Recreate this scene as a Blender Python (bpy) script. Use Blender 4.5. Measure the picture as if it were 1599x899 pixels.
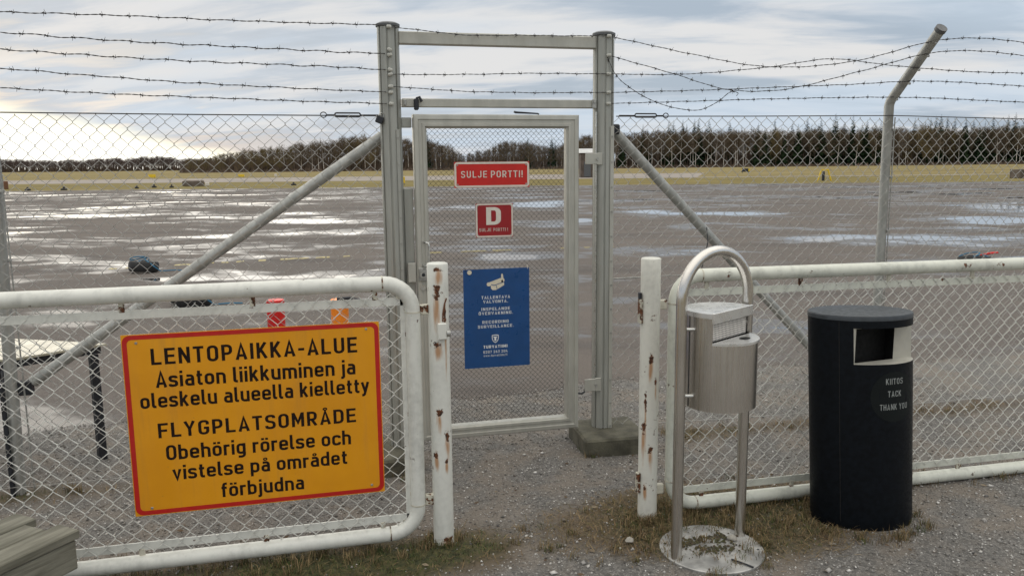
import bpy, math, random
import numpy as np
from mathutils import Vector, Matrix

random.seed(7); rng = np.random.default_rng(7)
S = bpy.context.scene
COL = S.collection
R = math.radians
for o in list(bpy.data.objects): bpy.data.objects.remove(o)

# ------------------------------------------------------------------ camera
CAM = np.array([0, -4.52, 1.7]); YAW = R(13.5); PITCH = math.atan(191/1250); ROLL = R(0.6)
cd = bpy.data.cameras.new('camera'); cam = bpy.data.objects.new('camera', cd); COL.objects.link(cam)
cd.sensor_fit = 'HORIZONTAL'; cd.sensor_width = 36; cd.lens = 36*1250/1599
cd.clip_start = 0.05; cd.clip_end = 6000
_f = Vector((math.sin(YAW)*math.cos(PITCH), math.cos(YAW)*math.cos(PITCH), -math.sin(PITCH)))
_r0 = Vector((math.cos(YAW), -math.sin(YAW), 0)); _u0 = _r0.cross(_f)
_r = _r0*math.cos(ROLL)-_u0*math.sin(ROLL); _u = _u0*math.cos(ROLL)+_r0*math.sin(ROLL)
cam.matrix_world = Matrix(((_r.x, _u.x, -_f.x, CAM[0]), (_r.y, _u.y, -_f.y, CAM[1]), (_r.z, _u.z, -_f.z, CAM[2]), (0, 0, 0, 1)))
S.camera = cam
S.view_settings.view_transform = 'Standard'; S.view_settings.look = 'None'
S.view_settings.exposure = 0.15; S.view_settings.gamma = 1; S.view_settings.use_curve_mapping = False
S.render.engine = 'CYCLES'
S.cycles.max_bounces = 6; S.cycles.diffuse_bounces = 3; S.cycles.glossy_bounces = 4; S.cycles.transparent_max_bounces = 8
S.cycles.use_denoising = True

# ------------------------------------------------------------------ sky and sun
SUN_AZ = R(-17); SUN_EL = R(9)       # azimuth clockwise from +Y
SUN = Vector((math.sin(SUN_AZ)*math.cos(SUN_EL), math.cos(SUN_AZ)*math.cos(SUN_EL), math.sin(SUN_EL)))
def build_world():
    w = bpy.data.worlds.new('World'); S.world = w; w.use_nodes = True
    nt = w.node_tree; N = nt.nodes; L = nt.links; N.clear()
    def nd(t, **k):
        n = N.new(t)
        for a, b in k.items(): setattr(n, a, b)
        return n
    def math_(op, a, b=None, clamp=False):
        n = nd('ShaderNodeMath', operation=op, use_clamp=clamp)
        for i, v in enumerate((a, b)):
            if v is None: continue
            if isinstance(v, (int, float)): n.inputs[i].default_value = v
            else: L.new(v, n.inputs[i])
        return n.outputs[0]
    def ramp(v, a, b, c=0., d=1.):
        n = nd('ShaderNodeMapRange', interpolation_type='SMOOTHSTEP'); L.new(v, n.inputs[0])
        for i, q in enumerate((a, b, c, d)): n.inputs[i+1].default_value = q
        return n.outputs[0]
    def mixc(f, a, b):
        n = nd('ShaderNodeMix', data_type='RGBA')
        if isinstance(f, (int, float)): n.inputs[0].default_value = f
        else: L.new(f, n.inputs[0])
        for i, v in ((6, a), (7, b)):
            if isinstance(v, tuple): n.inputs[i].default_value = (*v, 1)
            else: L.new(v, n.inputs[i])
        return n.outputs[2]
    sky = nd('ShaderNodeTexSky', sky_type='NISHITA', sun_disc=False, sun_elevation=SUN_EL, sun_rotation=SUN_AZ, altitude=50, dust_density=1.5)
    tc = nd('ShaderNodeTexCoord'); sp = nd('ShaderNodeSeparateXYZ'); L.new(tc.outputs['Generated'], sp.inputs[0])
    x, y, z = sp.outputs
    zc = math_('MAXIMUM', z, 0.0)
    den = math_('ADD', zc, 0.16)
    px = math_('DIVIDE', x, den); py = math_('DIVIDE', y, den)
    # cloud streaks lie across the view
    ca, sa = math.cos(YAW+.15), math.sin(YAW+.15)
    u = math_('SUBTRACT', math_('MULTIPLY', px, ca), math_('MULTIPLY', py, sa))
    v = math_('ADD', math_('MULTIPLY', px, sa), math_('MULTIPLY', py, ca))
    def noise(su, sv, off, detail, rough=.55, dist=0.):
        c = nd('ShaderNodeCombineXYZ'); L.new(math_('MULTIPLY', u, su), c.inputs[0]); L.new(math_('MULTIPLY', v, sv), c.inputs[1]); c.inputs[2].default_value = off
        n = nd('ShaderNodeTexNoise'); n.inputs['Scale'].default_value = 1; n.inputs['Detail'].default_value = detail
        n.inputs['Roughness'].default_value = rough; n.inputs['Distortion'].default_value = dist
        L.new(c.outputs[0], n.inputs['Vector']); return n.outputs[0]
    n1 = noise(.45, 1.35, 3.1, 6, .52, .35); n2 = noise(1.5, 3.8, 9.3, 6, .58, .4); n3 = noise(.35, .95, 17.2, 4, .5, .2)
    cl = math_('ADD', math_('MULTIPLY', n1, .55), math_('MULTIPLY', n2, .45))
    gap = ramp(cl, .50, .42)                    # thin openings between the cloud bands
    cloud = mixc(ramp(cl, .42, .585), (.41, .485, .575), (.70, .70, .70))
    cloud = mixc(math_('MULTIPLY', ramp(n3, .46, .62), .75), cloud, (.54, .635, .74))
    # overcast decks are brighter overhead
    cloud = mixc(ramp(z, .25, .6), cloud, (.66, .645, .61)); zen = ramp(z, .28, .9, 1.0, 2.3)
    b_sky = nd('ShaderNodeBackground'); L.new(sky.outputs[0], b_sky.inputs[0]); b_sky.inputs[1].default_value = .05
    b_cl = nd('ShaderNodeBackground'); L.new(cloud, b_cl.inputs[0]); L.new(zen, b_cl.inputs[1])
    mx = nd('ShaderNodeMixShader'); L.new(math_('SUBTRACT', .985, math_('MULTIPLY', gap, .10)), mx.inputs[0])
    L.new(b_sky.outputs[0], mx.inputs[1]); L.new(b_cl.outputs[0], mx.inputs[2])
    # lit strip of open sky under the cloud deck, towards the low sun
    gz = R(-42)
    dt = math_('ADD', math_('MULTIPLY', x, math.sin(gz)), math_('MULTIPLY', y, math.cos(gz)))
    hh = math_('SQRT', math_('ADD', math_('MULTIPLY', x, x), math_('MULTIPLY', y, y)))
    ang = math_('ARCCOSINE', math_('DIVIDE', dt, math_('MAXIMUM', hh, .001)))
    wob = math_('MULTIPLY', math_('SUBTRACT', noise(.5, 2.0, 5.5, 3), .5), .035)
    top = math_('ADD', math_('MINIMUM', math_('MULTIPLY', math_('SUBTRACT', R(41.5), ang), .235), .085), wob)
    e = math_('SUBTRACT', top, z)
    m = ramp(e, -.004, .016)
    glow = mixc(ramp(e, .0, .03), (.97, .91, .70), (1.15, 1.12, 1.0))
    b_gl = nd('ShaderNodeBackground'); L.new(glow, b_gl.inputs[0]); b_gl.inputs[1].default_value = 1.2
    mg = nd('ShaderNodeMixShader'); L.new(m, mg.inputs[0]); L.new(mx.outputs[0], mg.inputs[1]); L.new(b_gl.outputs[0], mg.inputs[2])
    out = nd('ShaderNodeOutputWorld'); L.new(mg.outputs[0], out.inputs[0])
build_world()
sl = bpy.data.lights.new('sun', 'SUN'); sl.energy = .5; sl.angle = R(42); sl.color = (1, .9, .74)
so = bpy.data.objects.new('sun', sl); COL.objects.link(so); so.rotation_euler = (-SUN).to_track_quat('-Z', 'Y').to_euler()

# ------------------------------------------------------------------ mesh builder
class MB:
    def __init__(s): s.v = []; s.f = []; s.n = 0
    def add(s, v, f):
        v = np.asarray(v, float).reshape(-1, 3); s.v.append(v)
        for q in f: s.f.append(tuple(i+s.n for i in q))
        s.n += len(v); return s
    def box(s, c, d, ch=0.0, rz=0.0, M=None):
        hx, hy, hz = d[0]/2, d[1]/2, d[2]/2
        ch = min(ch, hx*.9, hy*.9, hz*.9)
        if ch <= 0:
            v = [(a*hx, b*hy, e*hz) for e in (-1, 1) for b in (-1, 1) for a in (-1, 1)]
            f = [(0, 2, 3, 1), (4, 5, 7, 6), (0, 1, 5, 4), (2, 6, 7, 3), (0, 4, 6, 2), (1, 3, 7, 5)]
        else:
            v = []; ix = {}
            for a in (-1, 1):
                for b in (-1, 1):
                    for e in (-1, 1):
                        for ax in range(3):
                            p = [a*(hx-ch), b*(hy-ch), e*(hz-ch)]
                            p[ax] = (a*hx, b*hy, e*hz)[ax]
                            ix[a, b, e, ax] = len(v); v.append(p)
            f = []
            for ax in range(3):
                o = [i for i in range(3) if i != ax]
                for sg in (-1, 1):
                    q = []
                    for (p1, p2) in ((-1, -1), (1, -1), (1, 1), (-1, 1)):
                        k = [0, 0, 0]; k[ax] = sg; k[o[0]] = p1; k[o[1]] = p2
                        q.append(ix[k[0], k[1], k[2], ax])
                    f.append(tuple(q))
            for ax in range(3):
                o = [i for i in range(3) if i != ax]
                for p1 in (-1, 1):
                    for p2 in (-1, 1):
                        def g(t, w):
                            k = [0, 0, 0]; k[ax] = t; k[o[0]] = p1; k[o[1]] = p2; return ix[k[0], k[1], k[2], w]
                        f.append((g(-1, o[0]), g(1, o[0]), g(1, o[1]), g(-1, o[1])))
            for a in (-1, 1):
                for b in (-1, 1):
                    for e in (-1, 1): f.append(tuple(ix[a, b, e, q] for q in range(3)))
        v = np.array(v, float)
        if M is not None: v = v @ np.array(M).T
        if rz:
            c_, s_ = math.cos(rz), math.sin(rz); v = v @ np.array([[c_, s_, 0], [-s_, c_, 0], [0, 0, 1]])
        return s.add(v+np.array(c), f)
    def tube(s, pts, r, n=8, caps=True, closed=False):
        P = np.asarray(pts, float); m = len(P)
        rr = np.broadcast_to(np.asarray(r, float), (m,))
        if closed: T = np.roll(P, -1, 0)-np.roll(P, 1, 0)
        else:
            T = np.empty_like(P); T[1:-1] = P[2:]-P[:-2]; T[0] = P[1]-P[0]; T[-1] = P[-1]-P[-2]
        T /= np.maximum(np.linalg.norm(T, axis=1, keepdims=True), 1e-9)
        ref = np.array([0, 0, 1.]) if abs(T[0][2]) < .9 else np.array([0, 1., 0])
        a = np.cross(T[0], ref); a /= np.linalg.norm(a)
        V = []
        an = np.arange(n)*2*math.pi/n+math.pi/n; cs, sn = np.cos(an)[:, None], np.sin(an)[:, None]
        for i in range(m):
            a = a-T[i]*(a @ T[i]); a /= max(np.linalg.norm(a), 1e-9); b = np.cross(T[i], a)
            V.append(P[i]+rr[i]*(cs*a+sn*b))
        F = []
        for i in range(m if closed else m-1):
            j = (i+1) % m
            for k in range(n):
                l = (k+1) % n; F.append((i*n+k, i*n+l, j*n+l, j*n+k))
        if caps and not closed: F.append(tuple(range(n-1, -1, -1))); F.append(tuple(range((m-1)*n, m*n)))
        return s.add(np.concatenate(V), F)
    def prism(s, poly, z0, z1):               # xy polygon extruded in z
        p = np.asarray(poly, float); n = len(p)
        v = np.concatenate([np.c_[p, np.full(n, z0)], np.c_[p, np.full(n, z1)]])
        f = [(i, (i+1) % n, n+(i+1) % n, n+i) for i in range(n)]+[tuple(range(n-1, -1, -1)), tuple(range(n, 2*n))]
        return s.add(v, f)
    def prism_y(s, poly, y0, y1):             # xz polygon extruded in y
        p = np.asarray(poly, float); n = len(p)
        v = np.concatenate([np.c_[p[:, 0], np.full(n, y0), p[:, 1]], np.c_[p[:, 0], np.full(n, y1), p[:, 1]]])
        f = [(i, n+i, n+(i+1) % n, (i+1) % n) for i in range(n)]+[tuple(range(n)), tuple(range(2*n-1, n-1, -1))]
        return s.add(v, f)
    def ring_y(s, outer, inner, y0, y1):
        o = np.asarray(outer, float); i_ = np.asarray(inner, float); n = len(o); v = []
        for y in (y0, y1):
            v.append(np.c_[o[:, 0], np.full(n, y), o[:, 1]]); v.append(np.c_[i_[:, 0], np.full(n, y), i_[:, 1]])
        f = []
        for k in range(n):
            l = (k+1) % n
            f += [(k, l, n+l, n+k), (2*n+k, 3*n+k, 3*n+l, 2*n+l), (k, 2*n+k, 2*n+l, l), (n+k, n+l, 3*n+l, 3*n+k)]
        return s.add(np.concatenate(v), f)
    def lathe(s, prof, c=(0, 0, 0), n=24):    # prof: (r,z)
        v = []; an = np.arange(n)*2*math.pi/n
        for r, z in prof: v.append(np.c_[r*np.cos(an), r*np.sin(an), np.full(n, z)])
        f = []
        for i in range(len(prof)-1):
            for k in range(n):
                l = (k+1) % n; f.append((i*n+k, i*n+l, (i+1)*n+l, (i+1)*n+k))
        f.append(tuple(range(n-1, -1, -1))); f.append(tuple(range((len(prof)-1)*n, len(prof)*n)))
        return s.add(np.concatenate(v)+np.array(c), f)
    def mesh(s, name, mat, smooth=None):
        me = bpy.data.meshes.new(name)
        me.from_pydata(np.concatenate(s.v).tolist(), [], s.f)
        me.materials.append(mat)
        if smooth is not None:
            me.polygons.foreach_set('use_smooth', np.ones(len(me.polygons), bool))
            if smooth < 180: me.set_sharp_from_angle(angle=R(smooth))
        me.update(); return me
    def build(s, name, mat, parent=None, smooth=None, label=None):
        return link(name, s.mesh(name, mat, smooth), parent, label)

def link(name, me, parent=None, label=None):
    o = bpy.data.objects.new(name, me); COL.objects.link(o)
    if parent is not None:
        o.parent = parent
        p = parent; off = Vector((0, 0, 0))
        while p is not None: off += p.location; p = p.parent
        o.location = -off
    if label: o['label'] = label
    return o
def thing(name, label, cat, loc=(0, 0, 0), group=None):
    o = bpy.data.objects.new(name, None); COL.objects.link(o); o.location = loc; o.empty_display_size = .1
    return tag(o, label, cat, group)
def tag(o, label, cat, group=None, kind=None):
    if label: o['label'] = label
    if cat: o['category'] = cat
    if group: o['group'] = group
    if kind: o['kind'] = kind
    return o

# ------------------------------------------------------------------ materials
class NT:
    def __init__(s, name):
        s.m = bpy.data.materials.new(name); s.m.use_nodes = True; s.t = s.m.node_tree
        s.b = s.t.nodes['Principled BSDF']; s.tc = s.nd('ShaderNodeTexCoord'); s.obj = s.tc.outputs['Object']
    def nd(s, t, **k):
        n = s.t.nodes.new(t)
        for a, b in k.items(): setattr(n, a, b)
        return n
    def put(s, sock, v):
        if isinstance(v, (int, float)): sock.default_value = v
        elif isinstance(v, tuple): sock.default_value = v if len(v) == len(sock.default_value) else (*v, 1)
        else: s.t.links.new(v, sock)
    def scale(s, sc, vec=None):
        n = s.nd('ShaderNodeVectorMath', operation='MULTIPLY'); s.put(n.inputs[0], vec or s.obj); n.inputs[1].default_value = sc if isinstance(sc, tuple) else (sc,)*3
        return n.outputs[0]
    def noise(s, sc=5., detail=4., rough=.55, dist=0., vec=None):
        n = s.nd('ShaderNodeTexNoise'); s.put(n.inputs['Vector'], s.scale(sc, vec)); n.inputs['Scale'].default_value = 1
        n.inputs['Detail'].default_value = detail; n.inputs['Roughness'].default_value = rough; n.inputs['Distortion'].default_value = dist
        return n.outputs[0]
    def ramp(s, v, a, b, c=0., d=1., t='SMOOTHSTEP'):
        n = s.nd('ShaderNodeMapRange', interpolation_type=t); s.put(n.inputs[0], v)
        for i, q in enumerate((a, b, c, d)): n.inputs[i+1].default_value = q
        return n.outputs[0]
    def mx(s, f, a, b):
        n = s.nd('ShaderNodeMix', data_type='RGBA'); s.put(n.inputs[0], f); s.put(n.inputs[6], a); s.put(n.inputs[7], b); return n.outputs[2]
    def mf(s, op, a, b=0., clamp=False):
        n = s.nd('ShaderNodeMath', operation=op, use_clamp=clamp); s.put(n.inputs[0], a); s.put(n.inputs[1], b); return n.outputs[0]
    def base(s, v): s.put(s.b.inputs['Base Color'], v); return s
    def rough(s, v): s.put(s.b.inputs['Roughness'], v); return s
    def metal(s, v): s.put(s.b.inputs['Metallic'], v); return s
    def bump(s, h, dist=.01, strength=1.):
        n = s.nd('ShaderNodeBump'); s.put(n.inputs['Height'], h); n.inputs['Distance'].default_value = dist; s.put(n.inputs['Strength'], strength)
        s.put(s.b.inputs['Normal'], n.outputs[0]); return s
def shade(c, k): return tuple(min(1, x*k) for x in c)
def plain(name, c, rough=.5, metal=0., var=.15, sc=14., bump=0., bsc=60., stretch=(1, 1, 1), spec=None):
    t = NT(name); n = t.noise(tuple(sc*q for q in stretch), 5)
    t.base(t.mx(t.ramp(n, .3, .7), shade(c, 1-var), shade(c, 1+var)))
    t.rough(t.ramp(t.noise(tuple(sc*1.7*q for q in stretch), 3), .3, .7, max(.03, rough-.08), min(1, rough+.08))).metal(metal)
    if bump: t.bump(t.noise(bsc, 4), bump)
    if spec is not None: t.b.inputs['Specular IOR Level'].default_value = spec
    return t.m
def painted(name, paint, spots=(), amount=.60, rough=.42, dirt=.25, seed=0.):
    """white gloss paint with grime, small rust chips and rust blooms at given places (x,y,z,rx,rz)"""
    t = NT(name); o3 = t.nd('ShaderNodeVectorMath', operation='ADD'); t.put(o3.inputs[0], t.obj); o3.inputs[1].default_value = (seed, seed*.7, seed*1.3)
    vec = o3.outputs[0]
    grime = t.ramp(t.mf('ADD', t.mf('MULTIPLY', t.noise((9, 9, 2.2), 6, .65, vec=vec), .65), t.mf('MULTIPLY', t.noise(38, 4, vec=vec), .35)), .42, .72)
    col = t.mx(t.mf('MULTIPLY', grime, dirt*2), paint, shade(paint, .68))
    wn = t.noise(46, 5, .65, vec=vec)
    chip = t.ramp(t.mf('ADD', t.mf('MULTIPLY', t.noise(9, 3, vec=vec), .55), t.mf('MULTIPLY', wn, .45)), amount, amount+.035)
    stain = None
    for (x, y, z, rx, rz) in spots:
        d = t.nd('ShaderNodeVectorMath', operation='SUBTRACT'); t.put(d.inputs[0], t.obj); d.inputs[1].default_value = (x, y, z)
        l = t.nd('ShaderNodeVectorMath', operation='LENGTH'); t.put(l.inputs[0], t.scale((1/rx, 1/rx, 1/rz), d.outputs[0]))
        dd = t.mf('ADD', l.outputs['Value'], t.mf('MULTIPLY', t.mf('SUBTRACT', wn, .5), 5.0))
        chip = t.mf('MAXIMUM', chip, t.ramp(dd, 1.05, .75))
        d2 = t.nd('ShaderNodeVectorMath', operation='SUBTRACT'); t.put(d2.inputs[0], t.obj); d2.inputs[1].default_value = (x, y, z-rz*2.2)
        l2 = t.nd('ShaderNodeVectorMath', operation='LENGTH'); t.put(l2.inputs[0], t.scale((1/(rx*1.25), 1/(rx*1.25), 1/(rz*3.9)), d2.outputs[0]))
        q = t.ramp(t.mf('ADD', l2.outputs['Value'], t.mf('MULTIPLY', t.mf('SUBTRACT', t.noise((60, 60, 9), 3, vec=vec), .5), 1.6)), 1.1, .2)
        stain = q if stain is None else t.mf('MAXIMUM', stain, q)
    if stain is not None: col = t.mx(t.mf('MULTIPLY', stain, .85), col, (.40, .19, .065))
    rust = t.mx(t.ramp(t.noise(90, 3, vec=vec), .35, .65), (.035, .017, .010), (.17, .062, .024))
    t.base(t.mx(chip, col, rust)).rough(t.ramp(chip, 0, 1, rough, .9, 'LINEAR'))
    t.bump(t.mf('SUBTRACT', t.mf('MULTIPLY', t.noise(130, 3, vec=vec), .25), chip), .0012)
    return t.m

WHITE = (.70, .70, .645)
M = {}
M['galv'] = plain('galvanised steel', (.40, .405, .385), .48, .55, .14, 9, 0, stretch=(3, 3, .6))
M['post'] = plain('painted aluminium post', (.36, .365, .335), .42, .35, .10, 7, stretch=(4, 4, .5))
M['alu'] = plain('anodised aluminium', (.46, .455, .41), .42, .35, .08, 6, stretch=(3, 3, 1))
M['fence_wire'] = plain('zinc fence wire', (.42, .41, .385), .55, .4, .2, 30)
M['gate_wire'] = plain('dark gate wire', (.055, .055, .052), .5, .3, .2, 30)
M['white_wire'] = plain('white coated wire', (.66, .655, .61), .5, 0, .12, 12)
M['barb'] = plain('weathered barbed wire', (.075, .07, .068), .6, .5, .3, 40)
M['dark'] = plain('dark plastic', (.016, .018, .024), .45, 0, .2, 30)
M['cap'] = plain('grey plastic cap', (.10, .105, .11), .5, 0, .15, 30)
M['steel'] = plain('bright steel', (.55, .55, .53), .3, .9, .1, 20)
M['hardware'] = plain('zinc hardware', (.40, .40, .38), .45, .7, .2, 60)
M['glass_insul'] = plain('pale plastic wire clip', (.50, .50, .46), .4, 0, .1, 40)
def brushed():
    t = NT('brushed stainless steel')
    n = t.noise((220, 220, 1.5), 2, .5); n2 = t.noise((5, 5, 3), 4)
    t.base(t.mx(t.ramp(n2, .3, .7), (.60, .575, .54), (.72, .70, .67))).metal(1.).rough(t.ramp(n, .3, .7, .20, .34))
    t.b.inputs['Anisotropic'].default_value = .5
    return t.m
M['stainless'] = brushed()
M['stainless_lid'] = plain('polished stainless lid', (.74, .74, .73), .3, .75, .06, 10)
M['paint_barrier'] = painted('white barrier paint', WHITE, [], .625, dirt=.42, seed=2.)
M['paint_barrier_r'] = painted('white barrier paint with algae', (.66, .67, .59), [], .63, dirt=.5, seed=5.)
M['paint_bollard_l'] = painted('rusting white bollard paint', WHITE,
    [(.487, -1.135, 1.262, .017, .014), (.478, -1.135, 1.165, .014, .032), (.515, -1.132, 1.06, .006, .06), (.478, -1.136, .93, .02, .012),
     (.477, -1.135, .625, .013, .016), (.512, -1.132, .52, .012, .022), (.460, -1.125, .43, .012, .014), (.505, -1.134, .40, .008, .010), (.50, -1.135, .03, .03, .01)], .62, dirt=.3)
M['paint_bollard_r'] = painted('rusting white bollard paint on hinge post', (.69, .68, .61),
    [(1.475, -1.136, .80, .012, .022), (1.455, -1.125, .60, .007, .05), (1.447, -1.12, .47, .012, .03), (1.478, -1.135, .36, .011, .020), (1.455, -1.126, .17, .010, .012), (1.50, -1.13, .70, .006, .02)], .605, dirt=.38, seed=3.)
M['concrete'] = plain('mossy concrete', (.088, .083, .060), .9, 0, .4, 9, .004, 80)
M['amber'] = plain('amber sign sheeting', (.74, .305, .003), .40, 0, .07, 5)
def amber():
    t = NT('weathered amber sign sheeting'); n = t.noise(4, 4); st = t.noise((26, 26, 1.6), 5, .6); sp = t.noise(70, 4, .7)
    c = t.mx(t.ramp(n, .3, .7), (.70, .285, .003), (.77, .325, .004)); c = t.mx(t.mf('MULTIPLY', t.ramp(st, .50, .75), .30), c, (.40, .19, .03))
    c = t.mx(t.mf('MULTIPLY', t.ramp(sp, .66, .74), .5), c, (.22, .13, .05))
    t.base(c).rough(t.ramp(st, .3, .7, .30, .50)); t.bump(t.noise(2.2, 2), .004); return t.m
M['amber'] = amber()
M['sign_red'] = plain('red sign sheeting', (.48, .012, .008), .38, 0, .06, 20)
M['red_bright'] = plain('bright red sign enamel', (.52, .012, .008), .4, 0, .06, 20)
M['red_dark'] = plain('deep red sign enamel', (.29, .007, .011), .4, 0, .06, 20)
M['ink'] = plain('black lettering', (.016, .009, .007), .75, 0, .1, 30, spec=.15)
M['sign_white'] = plain('off-white sign enamel', (.66, .61, .54), .4, 0, .06, 30)
M['blue'] = plain('blue sign sheeting', (.008, .062, .205), .35, 0, .07, 12)
M['blue_white'] = plain('white print', (.72, .74, .74), .45, 0, .04, 30)
M['cream'] = plain('cream print', (.66, .60, .47), .45, 0, .05, 30)
M['bin'] = plain('blue-black powder coat', (.0035, .0052, .0078), .45, 0, .3, 40, .0006, 300, spec=.16)
M['bin_lid'] = plain('charcoal bin lid', (.045, .052, .060), .42, 0, .15, 30, .0006, 300)
M['sticker'] = plain('smoked round sticker', (.0055, .008, .0085), .5, 0, .1, 30, spec=.2)
M['bin_print'] = plain('pale bin print', (.30, .32, .31), .5, 0, .05, 30)
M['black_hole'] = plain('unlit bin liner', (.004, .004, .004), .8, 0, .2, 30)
M['rubber'] = plain('black tyre rubber', (.014, .014, .014), .65, 0, .3, 30, .002, 120)
M['rope'] = plain('blue nylon rope', (.03, .16, .28), .6, 0, .2, 60)
M['post_red'] = plain('red plastic marker', (.62, .014, .012), .42, 0, .1, 20)
M['post_orange'] = plain('orange plastic marker', (.95, .26, .015), .42, 0, .08, 20)
M['post_pale'] = plain('pale orange reflective sleeve', (.85, .50, .25), .42, 0, .08, 20)
M['tabletop'] = plain('wet varnished table top', (.45, .42, .32), .3, 0, .12, 8)
M['yellow'] = plain('yellow airfield paint', (.72, .50, .02), .5, 0, .1, 5)
M['brownbox'] = plain('weathered brown block', (.13, .105, .085), .85, 0, .3, 1.5)
M['hutwall'] = plain('grey-brown hut boards', (.11, .085, .07), .85, 0, .3, 2)
M['hutroof'] = plain('pale hut roof', (.55, .55, .54), .5, 0, .1, 2)
def wood():
    t = NT('weathered grey plank')
    v = t.obj; n = t.noise((3.5, 40, 40), 6, .6, .4); n2 = t.noise(7, 4)
    t.base(t.mx(t.ramp(n, .3, .7), t.mx(n2, (.075, .072, .052), (.13, .125, .095)), t.mx(n2, (.19, .183, .142), (.26, .252, .205)))).rough(.8)
    t.bump(n, .004); return t.m
M['wood'] = wood()

def asphalt():
    t = NT('wet airfield asphalt')
    # water stands in long shallow hollows that follow the laying lanes
    rot = t.nd('ShaderNodeVectorRotate', rotation_type='Z_AXIS'); t.put(rot.inputs['Vector'], t.obj); rot.inputs['Angle'].default_value = YAW+.04
    v = rot.outputs[0]
    big = t.noise((.13, .24, .3), 4, .55, .5, vec=v); mid = t.noise((.42, .75, 1), 4, .58, .7, vec=v); sm = t.noise((1.4, 2.2, 1), 3, .55, .3, vec=v)
    f = t.mf('ADD', t.mf('ADD', t.mf('MULTIPLY', big, .50), t.mf('MULTIPLY', mid, .34)), t.mf('MULTIPLY', sm, .16))
    # shallow basins in the laid surface where rain collects: (across, along, half-width, half-length)
    for (a, b, ru, rw) in [(-6.41, 9.23, .55, .5), (-18.1, 32.6, 1.1, 2.4), (-1.67, 10.04, .40, .42), (5.15, 17.4, .8, 1.1), (7.65, 23.5, 1.8, 1.1), (7.6, 14.0, 1.4, 1.2), (14.1, 19.5, 1.7, 1.5), (17.9, 25.2, 1.6, 3.),
            (3.68, 10.9, .5, .35), (2.47, 20.3, .5, 1.4), (5., 25.1, .7, 1.), (1., 30.5, 1.1, 2.2), (-16.1, 24.8, 1.4, 1.2), (-6.4, 21.3, 1.5, 1.), (22.6, 41.3, 2.6, 3.2), (-4.73, 7.75, .6, .4), (.52, 10.75, .5, .44), (11., 33., 2.6, 2.)]:
        d = t.nd('ShaderNodeVectorMath', operation='SUBTRACT'); t.put(d.inputs[0], v); d.inputs[1].default_value = (a, b, 0)
        l = t.nd('ShaderNodeVectorMath', operation='LENGTH'); t.put(l.inputs[0], t.scale((.8/ru, .8/rw, 0), d.outputs[0])); f = t.mf('ADD', f, t.ramp(l.outputs['Value'], 1.35, .15, 0, .085))
    pud = t.ramp(f, .566, .580); damp = t.ramp(f, .488, .552)
    fine = t.noise(60, 5, .75); tint = t.noise((.12, .6, .5), 5, .6, vec=v)
    dry = t.mx(t.ramp(fine, .3, .7), (.095, .084, .077), (.185, .166, .152))
    dry = t.mx(t.ramp(tint, .38, .62, 0, .65), dry, (.165, .143, .126))
    dry = t.mx(t.ramp(t.noise((.2, .9, 1), 4, vec=v), .5, .68, 0, .5), dry, (.085, .078, .075))
    col = t.mx(damp, dry, (.085, .077, .073)); col = t.mx(pud, col, (.05, .047, .046))
    t.base(col)
    t.rough(t.mf('SUBTRACT', t.ramp(damp, 0, 1, .92, .33, 'LINEAR'), t.mf('MULTIPLY', pud, .31)))
    t.put(t.b.inputs['Specular IOR Level'], t.ramp(damp, 0, 1, .12, .5, 'LINEAR'))
    t.bump(t.noise(140, 4, .7), .006, t.mf('SUBTRACT', 1., t.mf('MAXIMUM', pud, t.mf('MULTIPLY', damp, .6)), True))
    return t.m
M['asphalt'] = asphalt()
def field():
    t = NT('dry winter field grass')
    n = t.noise((.03, .12, .1), 5, .6); n2 = t.noise(.9, 4); 
    c = t.mx(t.ramp(n, .35, .65), (.215, .170, .075), (.305, .250, .125)); c = t.mx(t.ramp(n2, .35, .7, 0, .6), c, (.205, .17, .07))
    t.base(c).rough(.95); t.b.inputs['Specular IOR Level'].default_value = .1
    t.bump(t.noise(3, 4), .3); return t.m
M['field'] = field()
M['taxiway'] = plain('pale old asphalt', (.27, .235, .205), .9, 0, .2, .15, 0, stretch=(1, 2, 1))
def gravel():
    t = NT('gravel with moss')
    at = t.nd('ShaderNodeAttribute', attribute_name='moss'); at2 = t.nd('ShaderNodeAttribute', attribute_name='soil')
    vo = t.nd('ShaderNodeTexVoronoi'); t.put(vo.inputs['Vector'], t.obj); vo.inputs['Scale'].default_value = 95
    fine = t.noise(160, 4, .7); w = t.noise(3, 5)
    g = t.mx(t.ramp(vo.outputs['Color'], .2, .8), (.09, .085, .078), (.31, .292, .268))
    g = t.mx(t.ramp(fine, .35, .7), (.12, .115, .108), g)
    g = t.mx(t.ramp(w, .42, .62, 0, .55), g, (.225, .185, .145))
    g = t.mx(at2.outputs['Fac'], g, t.mx(t.noise(60, 4), (.05, .036, .022), (.17, .125, .075)))
    g = t.mx(at.outputs['Fac'], g, t.mx(t.ramp(t.noise(30, 5), .35, .65), (.030, .036, .010), (.085, .075, .025)))
    t.base(g).rough(.85)
    t.bump(t.mf('ADD', t.mf('MULTIPLY', vo.outputs['Distance'], -.8), fine), .006)
    return t.m
M['gravel'] = gravel()
def island(name, cols, rough=.85):
    t = NT(name); g = t.nd('ShaderNodeNewGeometry'); cr = t.nd('ShaderNodeValToRGB'); t.put(cr.inputs[0], g.outputs['Random Per Island'])
    e = cr.color_ramp.elements; e[0].color = (*cols[0], 1); e[1].color = (*cols[-1], 1)
    for i, c in enumerate(cols[1:-1]): q = e.new((i+1)/(len(cols)-1)); q.color = (*c, 1)
    t.base(cr.outputs[0]).rough(rough); return t.m
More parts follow.
